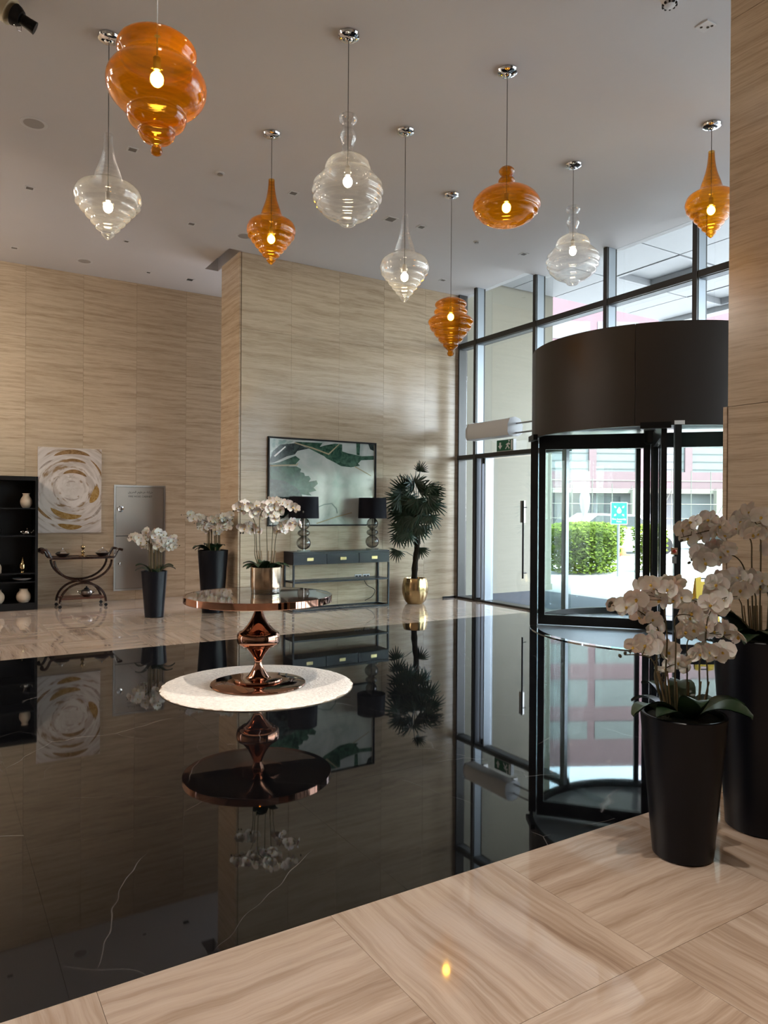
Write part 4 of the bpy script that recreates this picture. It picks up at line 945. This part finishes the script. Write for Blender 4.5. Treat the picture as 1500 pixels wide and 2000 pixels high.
def arc(r0, r1, a0, a1, w0, nm, m, lay):
    pts = []; n = 14
    for i in range(n+1):
        a = math.radians(a0+(a1-a0)*i/n); q = math.sin(PI*i/n)**.6; pts.append(((r0+(r1-r0)*i/n+w0*q)*math.cos(a), (r0+(r1-r0)*i/n+w0*q)*math.sin(a)))
    for i in range(n, -1, -1):
        a = math.radians(a0+(a1-a0)*i/n); q = math.sin(PI*i/n)**.6; pts.append(((r0+(r1-r0)*i/n-w0*q)*math.cos(a), (r0+(r1-r0)*i/n-w0*q)*math.sin(a)))
    pts = [(max(-.449, min(.449, x+.02)), max(-.645, min(.645, z+.03))) for x, z in pts]
    put(nm, MB().prism(pts, (0, -.0381-.0002*lay, 0), (1, 0, 0), (0, 0, 1), (0, -1, 0), .00015).mesh(nm, 0), m, t)
BR = leafm('paint_brown', (.20, .115, .045), (.33, .20, .095), 20); OC = leafm('paint_ochre', (.30, .165, .04), (.42, .27, .10), 18); GR = leafm('paint_grey', (.33, .27, .23), (.48, .42, .38), 12)
for i, (a, b, c, d, e, m) in enumerate(((.57, .55, 62, 118, .035, BR), (.44, .43, 62, 108, .022, BR), (.28, .25, 40, 120, .030, BR), (.34, .36, -40, 8, .055, OC), (.42, .44, 225, 290, .045, OC), (.58, .60, 250, 285, .04, OC), (.47, .50, 155, 205, .012, GR), (.25, .26, 130, 215, .012, GR), (.46, .52, 10, 60, .014, BR), (.56, .55, 205, 240, .02, BR), (.17, .18, 230, 310, .012, GR), (.11, .11, 60, 130, .01, GR), (.53, .5, 300, 335, .02, GR), (.50, .53, 120, 150, .014, GR))):
    arc(a, b, c, d, e, 'brush_stroke', m, i)
# steel cabinet door
sx0, sx1, sz0, sz1 = 2.432, 3.236, .15, 1.83
t = thing('hose_cabinet', 'recessed brushed steel hose cabinet door with lettering in the travertine wall', 'cabinet', ((sx0+sx1)/2, WI-.0005, 0))
hw = (sx1-sx0)/2
for bb in ((-hw, -hw+.028, -.014, 0, sz0, sz1), (hw-.028, hw, -.014, 0, sz0, sz1), (-hw+.0285, hw-.0285, -.014, 0, sz1-.028, sz1), (-hw+.0285, hw-.0285, -.014, 0, sz0, sz0+.028)): put('frame_bar', boxes(bb), STEEL, t)
zm = at(230, 1047, 1, WI).z
DSTEEL = mat('bronze_tinted_steel', (.36, .32, .285), .33, 1, bump=.04, bscale=30)
put('backing', boxes((-hw+.029, hw-.029, -.0008, -.0002, sz0+.029, sz1-.029)), DARKHOLE, t)
dr_ = put('door', boxes((-hw+.032, hw-.032, -.010, -.001, zm+.006, sz1-.034)), DSTEEL, t)
put('door', boxes((-hw+.032, hw-.032, -.010, -.001, sz0+.034, zm-.006)), DSTEEL, t)
INK = mat('sign_ink', (.02, .017, .015), .6)
p = at(274, 970, 1, WI)
put('lettering', text_mesh('FIRE HOSE CABINET', .042), INK, dr_, (p.x-t.location.x, -.0112, p.z), (PI/2, 0, 0))
ar = ''.join(chr(c) for c in reversed((0xFEA7, 0xFEB0, 0xFE8D, 0xFEE7, 0xFE94, 0x20, 0xFEA7, 0xFEAE, 0xFEC3, 0xFEEE, 0xFEE1, 0x20, 0xFE8D, 0xFEDF, 0xFEA4, 0xFEAE, 0xFEF3, 0xFED6)))
p = at(274, 962, 1, WI); put('lettering', text_mesh(ar, .05), INK, dr_, (p.x-t.location.x, -.0112, p.z+.005), (PI/2, 0, 0))
p = at(235, 994, 1, WI); put('ring_latch', MB().lathe([(.05, 0), (.05, .006), (.035, .008), (.035, .004), (.02, .003)], 24), CHROME, dr_, (p.x-t.location.x, -.0105, p.z), (PI/2, 0, 0))
p = at(233, 1101, 1, WI); put('latch', MB().lathe([(.022, 0), (.022, .012), (.001, .014)], 18), CHROME, t, (p.x-t.location.x, -.0105, p.z), (PI/2, 0, 0))
# bar cart
ct = Vector((1.885, 11.56, 0)); t = thing('bar_cart', 'dark wooden bar cart with curved crossed legs and scroll handles', 'bar cart', ct)
TZ = .735
put('tray', boxes((-.43, .43, -.19, .19, TZ-.02, TZ)), WOOD, t)
for sy in (-1, 1):
    y = sy*.20
    hnd = smooth3([Vector(q) for q in ((-.53, y, .81), (-.56, y, .825), (-.545, y, .85), (-.50, y, .85), (-.465, y, .80), (-.44, y, .745), (-.38, y, .728), (0, y, .728), (.38, y, .728), (.43, y, .745), (.46, y, .80), (.49, y, .845), (.55, y, .835))])
    put('side_rail', MB().tube(hnd, .019, 8), WOOD, t)
    put('upper_arc', MB().tube([(.395*math.sin(a), y*.93, .705-.315*math.cos(a)) for a in [math.radians(-88+176*k/20) for k in range(21)]], .017, 8), WOOD, t)
    put('lower_arc', MB().tube([(.315*math.sin(a), y*.93, .075+.285*math.cos(a)) for a in [math.radians(-90+180*k/20) for k in range(21)]], .017, 8), WOOD, t)
    for sx in (-1, 1):
        c_ = put('caster', MB().tube([(0, -.010, .024), (0, .010, .024)], .024, 14), BLACK, t, (sx*.315, y*.93, 0))
        put('caster_stem', MB().tube([(0, 0, .049), (0, 0, .082)], .009, 8), CHROME, c_)
for sx in (-1, 1): put('cross_handle', MB().tube([(sx*.535, -.20, .838), (sx*.535, .20, .838)], .012, 8), WOOD, t)
put('crossbar', MB().tube([(0, -.19, .375), (0, .19, .375)], .016, 8), WOOD, t)
put('bottom_shelf', boxes((-.29, .29, -.18, .18, .12, .145)), mat('cart_shelf_wood', (.10, .035, .018), .35), t)
def dish(px, label):
    p = at(px, 1083, 1, 11.54); t = thing('covered_dish', label, 'dish', (p.x, 11.54, TZ+.0005), 0, 'silver dishes on the bar cart')
    put('bowl', MB().lathe([(.05, 0), (.055, .008), (.08, .03), (.105, .055), (.10, .057), (.001, .05)], 24), mat('pewter', (.25, .22, .2), .3, 1), t)
    put('lid', MB().lathe([(.095, .058), (.075, .075), (.03, .11), (.001, .12)], 6), SILVER, t)
    put('knob', MB().ball((0, 0, .128), .010, 10, 6), SILVER, t)
dish(122, 'silver covered dish on the cart tray below the painting'); dish(200, 'silver covered dish on the cart tray nearest the steel cabinet')
p = at(162, 1084, 1, 11.56); t = thing('brass_burner', 'small brass burner with round finial in the middle of the cart tray', 'burner', (p.x, 11.56, TZ+.0005))
put('foot', MB().lathe([(.06, 0), (.06, .01), (.03, .02), (.015, .04)], 20), BRASS, t)
put('stem', MB().lathe(smooth_prof([(.015, .041), (.03, .07), (.012, .10), (.028, .13), (.03, .15), (.010, .175), (.001, .19)], 3), 16), BRASS, t)
p = at(169, 1165, 1, 11.52); t = thing('silver_teapot', 'dark silver teapot on the lower shelf of the bar cart', 'teapot', (p.x, 11.52, .1455))
put('body', MB().lathe(smooth_prof([(.04, 0), (.07, .02), (.085, .055), (.075, .09), (.04, .105)], 4), 28), mat('pewter', (.25, .22, .2), .3, 1), t)
put('lid', MB().lathe([(.042, .106), (.03, .125), (.01, .135), (.012, .15), (.001, .155)], 18), BLACK, t)
put('spout', MB().tube(smooth3([Vector((.075, 0, .05)), Vector((.105, 0, .06)), Vector((.12, 0, .10))]), .010), SILVER, t)
put('handle', MB().tube(smooth3([Vector((-.075, 0, .09)), Vector((-.12, 0, .075)), Vector((-.075, 0, .03))]), .007), SILVER, t)

# ------------------------------------------------------------------ outside
struct('ground', boxes((XW+.1, 140, -70, 120, -.10, -.012)), CONC, label='pale paved forecourt outside the glass front')
m_ = put('entrance_mat', boxes((XW+.12, XW+1.9, 7.5, 9.85, -.011, .003)), MATM); tag(m_, 'dark grey mat outside the glass side door', 'mat')
m_['kind'] = 'thing'
struct('wall_outside', boxes((XW+.06, 9.87, 9.92, 10.3, -.01, 5.9)), CREAM, label='cream rendered wall outside beside the glass front')
struct('trim_2', boxes((XW+.06, 9.89, 9.905, 9.9195, -.01, .10)), CREAM)
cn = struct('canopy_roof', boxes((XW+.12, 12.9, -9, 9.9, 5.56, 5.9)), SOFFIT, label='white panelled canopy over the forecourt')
JG = mat('soffit_joint', (.30, .32, .34), .6)
pc = {}
xs = [XW+.16+1.02*k for k in range(6)]; yy = [9.85-1.345*k for k in range(14)]
for i, (xa, xb) in enumerate(zip(xs, xs[1:])):
    for j, (ya, yb) in enumerate(zip(yy, yy[1:])):
        if i in (2, 4) and j % 2 == 1:      # sunk coffer instead of a panel
            b = boxes((xa+.012, xb-.012, yb+.012, yb+.08, 5.44, 5.555), (xa+.012, xb-.012, ya-.08, ya-.012, 5.44, 5.555), (xa+.012, xa+.08, yb+.081, ya-.081, 5.44, 5.555), (xb-.08, xb-.012, yb+.081, ya-.081, 5.44, 5.555))
            put('coffer', b, SOFFIT, cn); continue
        if 'p' not in pc: pc['p'] = boxes((-.498, .498, -.66, .66, 0, .10)).mesh('soffit_panel', 0)
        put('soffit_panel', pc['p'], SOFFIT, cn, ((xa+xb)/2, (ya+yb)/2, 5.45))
put('edge_beam', boxes((12.9, 13.15, -9, 9.9, 5.35, 5.95)), SOFFIT, cn)
# hedge clumps
def shrub(label, cx, cy, rx, ry, h, nl, seed):
    r = random.Random(seed); t = thing('shrub', label, 'shrub', (cx, cy, -.012))
    for k in range(9):
        a = r.uniform(0, 2*PI); q = r.uniform(.1, .8); s_ = Vector((rx*q*.6*math.cos(a), ry*q*.6*math.sin(a), 0)); e = Vector((rx*q*math.cos(a+.4), ry*q*math.sin(a+.4), h*r.uniform(.55, .9)))
        put('branch', MB().tube([s_, s_.lerp(e, .5)+Vector((r.uniform(-.08, .08), r.uniform(-.08, .08), 0)), e], [.016, .011, .005], 5), TWIG, t)
    b = MB()
    for k in range(nl):
        while True:
            x, y = r.uniform(-1, 1), r.uniform(-1, 1)
            if x*x+y*y < 1: break
        z = h*(r.random()**.62); sh = (.72+.28*(z/h)) ; p = Vector((x*rx*sh, y*ry*sh, max(.06, z-.10*h*(x*x+y*y))))
        u_ = Vector((r.gauss(0, 1), r.gauss(0, 1), r.gauss(0, .8))).normalized(); v_ = u_.orthogonal().normalized(); s_ = r.uniform(.045, .075)
        b.add([p-u_*s_, p+v_*s_*.4, p+u_*s_, p-v_*s_*.4], [(0, 1, 2, 3)])
    f = put('foliage', b.mesh('foliage', 0), HEDGE, t); f['kind'] = 'stuff'
c1 = at(1140, 1118, 2, 0); shrub('broad green shrub outside the revolving door, left of the teal sign', c1.x, c1.y, 1.15, .85, 1.24, 9000, 1)
c2 = at(1090, 1116, 2, 0); shrub('green shrub seen through the curved glass of the revolving door', c2.x-.75, c2.y+1.25, .7, .6, 1.2, 2200, 2)
c3 = at(1252, 1116, 2, 0); shrub('green shrub outside, right of the teal sign', c3.x+.2, c3.y-.1, .42, .45, 1.2, 1800, 3)
# assembly point sign
p = at(1207, 1126, 2, -.012); zs_ = (p-CAM).dot(_F)
t = thing('assembly_sign', 'teal fire assembly point sign on a grey post outside', 'sign', p, YAW-PI/2)
tz = dep(1208, 982, zs_).z+.012; bz = dep(1208, 1023, zs_).z+.012
put('post', MB().tube([(0, 0, 0), (0, 0, tz-.02)], .030, 12), mat('sign_post_grey', (.22, .24, .26), .5), t)
bw = .178
put('board', boxes((-bw, bw, -.050, -.036, bz, tz)), TEAL, t)
cz = bz+(tz-bz)*.62; s_ = (tz-bz)/2
def mk(poly, nm): put(nm, MB().prism([(a, b) for a, b in poly], (0, -.0505, cz), (1, 0, 0), (0, 0, 1), (0, -1, 0), .001), SIGNW, t)
mk([(0, .09), (.03, .045), (.052, .005), (.045, -.035), (.02, -.058), (-.02, -.058), (-.045, -.035), (-.052, .005), (-.03, .045)], 'emblem')
for ax_ in (-1, 1):
    for az in (-1, 1):
        c_ = (ax_*.088, az*.088-.005); mk([(c_[0]-ax_*.022, c_[1]-az*.022), (c_[0]+ax_*.026, c_[1]-az*.012), (c_[0]+ax_*.012, c_[1]-az*.0), (c_[0]+ax_*.032, c_[1]+az*.02), (c_[0]+ax_*.02, c_[1]+az*.032), (c_[0]-ax_*.0, c_[1]+az*.012), (c_[0]-ax_*.012, c_[1]+az*.026)], 'arrow')
put('lettering', text_mesh('Fire Assembly', .056), SIGNW, t, (0, -.0515, bz+.105), (PI/2, 0, 0)); put('lettering', text_mesh('Point', .056), SIGNW, t, (0, -.0515, bz+.05), (PI/2, 0, 0))
put('border', boxes((-bw-.012, bw+.012, -.0495, -.036, tz, tz+.012), (-bw-.012, bw+.012, -.0495, -.036, bz-.012, bz), (-bw-.012, -bw, -.0495, -.036, bz, tz), (bw, bw+.012, -.0495, -.036, bz, tz)), SIGNW, t)
# traffic cone
p = at(1214, 1085, 2, -.012); t = thing('traffic_cone', 'orange traffic cone on the pavement behind the teal sign', 'traffic cone', p)
put('foot', boxes((-.2, .2, -.2, .2, 0, .04)), ORNG, t); put('cone', MB().lathe([(.15, .041), (.03, .68), (.02, .69)], 20), ORNG, t)
put('white_band', MB().lathe([(.107, .28), (.082, .42), (.083, .421), (.108, .281)], 20, caps=False), SIGNW, t)
# cars
def car(label, px, zc, rz, base=-.012):
    p = dep(px, 1000, zc); t = thing('car', label, 'car', (p.x, p.y, base), rz, 'parked white cars')
    side = [(-2.1, .30), (2.1, .30), (2.18, .62), (1.9, .82), (1.05, .92), (.45, 1.38), (-1.15, 1.42), (-1.85, .98), (-2.15, .85)]
    put('body', MB().prism(side, (0, -.85, 0), (1, 0, 0), (0, 0, 1), (0, 1, 0), 1.7), CARW, t)
    for s_ in (-.853, .851): put('side_window', MB().prism([(.92, .94), (.40, 1.32), (-1.10, 1.35), (-1.6, .98)], (0, s_, 0), (1, 0, 0), (0, 0, 1), (0, 1, 0), .002), DKGLZ, t)
    for sx in (-1.35, 1.35):
        for sy in (-.86, .70): put('wheel', MB().tube([(sx, sy, .31), (sx, sy+.16, .31)], .31, 20), BLACK, t)
car('white car parked outside behind the green shrub and teal sign', 1205, 26, math.radians(-25))
car('white car parked outside, seen behind the orchids of the right pane', 1440, 29, math.radians(-28))
# building across the street
BZ = 58; bo = dep(1250, 1000, BZ); bo = Vector((bo.x, bo.y, -.012)); BA = YAW-PI/2+math.radians(3)
t = thing('street_building', 'pink and grey stone building with scaffolding across the street', 'building', bo, BA)
def bz_(y): return (1003-y)*BZ/FPX+1.46
put('ground_wall', boxes((-30, 40, .6, 8, 0, bz_(966))), mat('ground_floor_grey', (.12, .12, .125), .9), t)  # even grey ground floor set back below the ledge
put('ledge', boxes((-30, 40, -.5, 8, bz_(966)+.001, bz_(957))), BCREAM, t)
put('pink_band', boxes((-30, 40, -.2, 8, bz_(957)+.001, bz_(924))), PINK, t)
put('ledge_line', boxes((-30, 40, -.25, -.201, bz_(942), bz_(940))), BCREAM, t)
zb0, zb1 = bz_(924)+.001, bz_(860)
for k in range(-7, 10):
    x = k*3.9; put('brick_field', boxes((x+.31, x+3.59, .0, .6, zb0, zb1)), BRICKG, t); put('pink_pilaster', boxes((x-.3, x+.3, -.15, .6, zb0, zb1)), PINK, t)
    for q in range(4): put('brick_course', boxes((x+.32, x+3.58, -.04, -.001, zb0+.2+q*.62, zb0+.26+q*.62)), mat('brick_course_grey', (.08, .08, .08), .9), t)
put('upper_wall', boxes((-30, 40, -.1, 8, zb1+.001, 18.8)), PINK, t)
for za, zb in ((9.0, 10.6), (11.9, 14.0), (15.2, 16.6)):
    for k in range(-7, 10): put('brick_field', boxes((k*3.9+.31, k*3.9+3.59, -.14, -.101, za, zb)), BRICKG, t)
for k in (-9.5, -.55, 6.2, 14.2): put('cream_column', boxes((k-.45, k+.45, -1.0, -.51, 0, bz_(957))), BCREAM, t)
for k, (a, b) in enumerate(((-8.6, -6.6), (-5.8, -3.6), (-3.2, -1.4))): put('opening', boxes((a, b, .55, .599, 0, bz_(972))), DKGLZ, t)
put('red_door', boxes((-7.6, -6.9, .5, .549, .0, bz_(974))), PINK, t)
SCF = mat('scaffold_tube', (.10, .095, .08), .5, .2)
r_ = random.Random(4)
for k in range(-5, 12):
    x = k*1.55; put('scaffold_pole', MB().tube([(x, -2.2, 0), (x, -2.2, r_.uniform(3.4, 5.0))], .035, 5), SCF, t)
for z in (1.0, 2.1, 3.2): put('scaffold_rail', MB().tube([(-7.8, -2.25, z), (17, -2.25, z)], .03, 5), SCF, t)
for k in (-5, 0, 3, 6): put('scaffold_brace', MB().tube([(k*1.55, -2.16, .2), ((k+1)*1.55, -2.16, 3.1)], .03, 5), SCF, t)
# covered parasol behind the hedge
zc = 22; p = dep(1142, 1000, zc); t = thing('folded_parasol', 'folded pale blue parasol standing behind the broad shrub', 'parasol', (p.x, p.y, -.012))
put('pole', MB().tube([(0, 0, 0), (0, 0, 2.35)], .025, 8), SIGNW, t)
put('folded_cloth', MB().lathe(smooth_prof([(.05, 2.25), (.10, 2.1), (.16, 1.85), (.12, 1.55), (.07, 1.4), (.12, 1.2), (.17, 1.05), (.16, 1.0)], 4), 12), mat('pale_blue_cloth', (.20, .25, .32), .8), t)
put('foot', MB().lathe([(.25, 0), (.25, .06), (.04, .10)], 20), BCREAM, t)
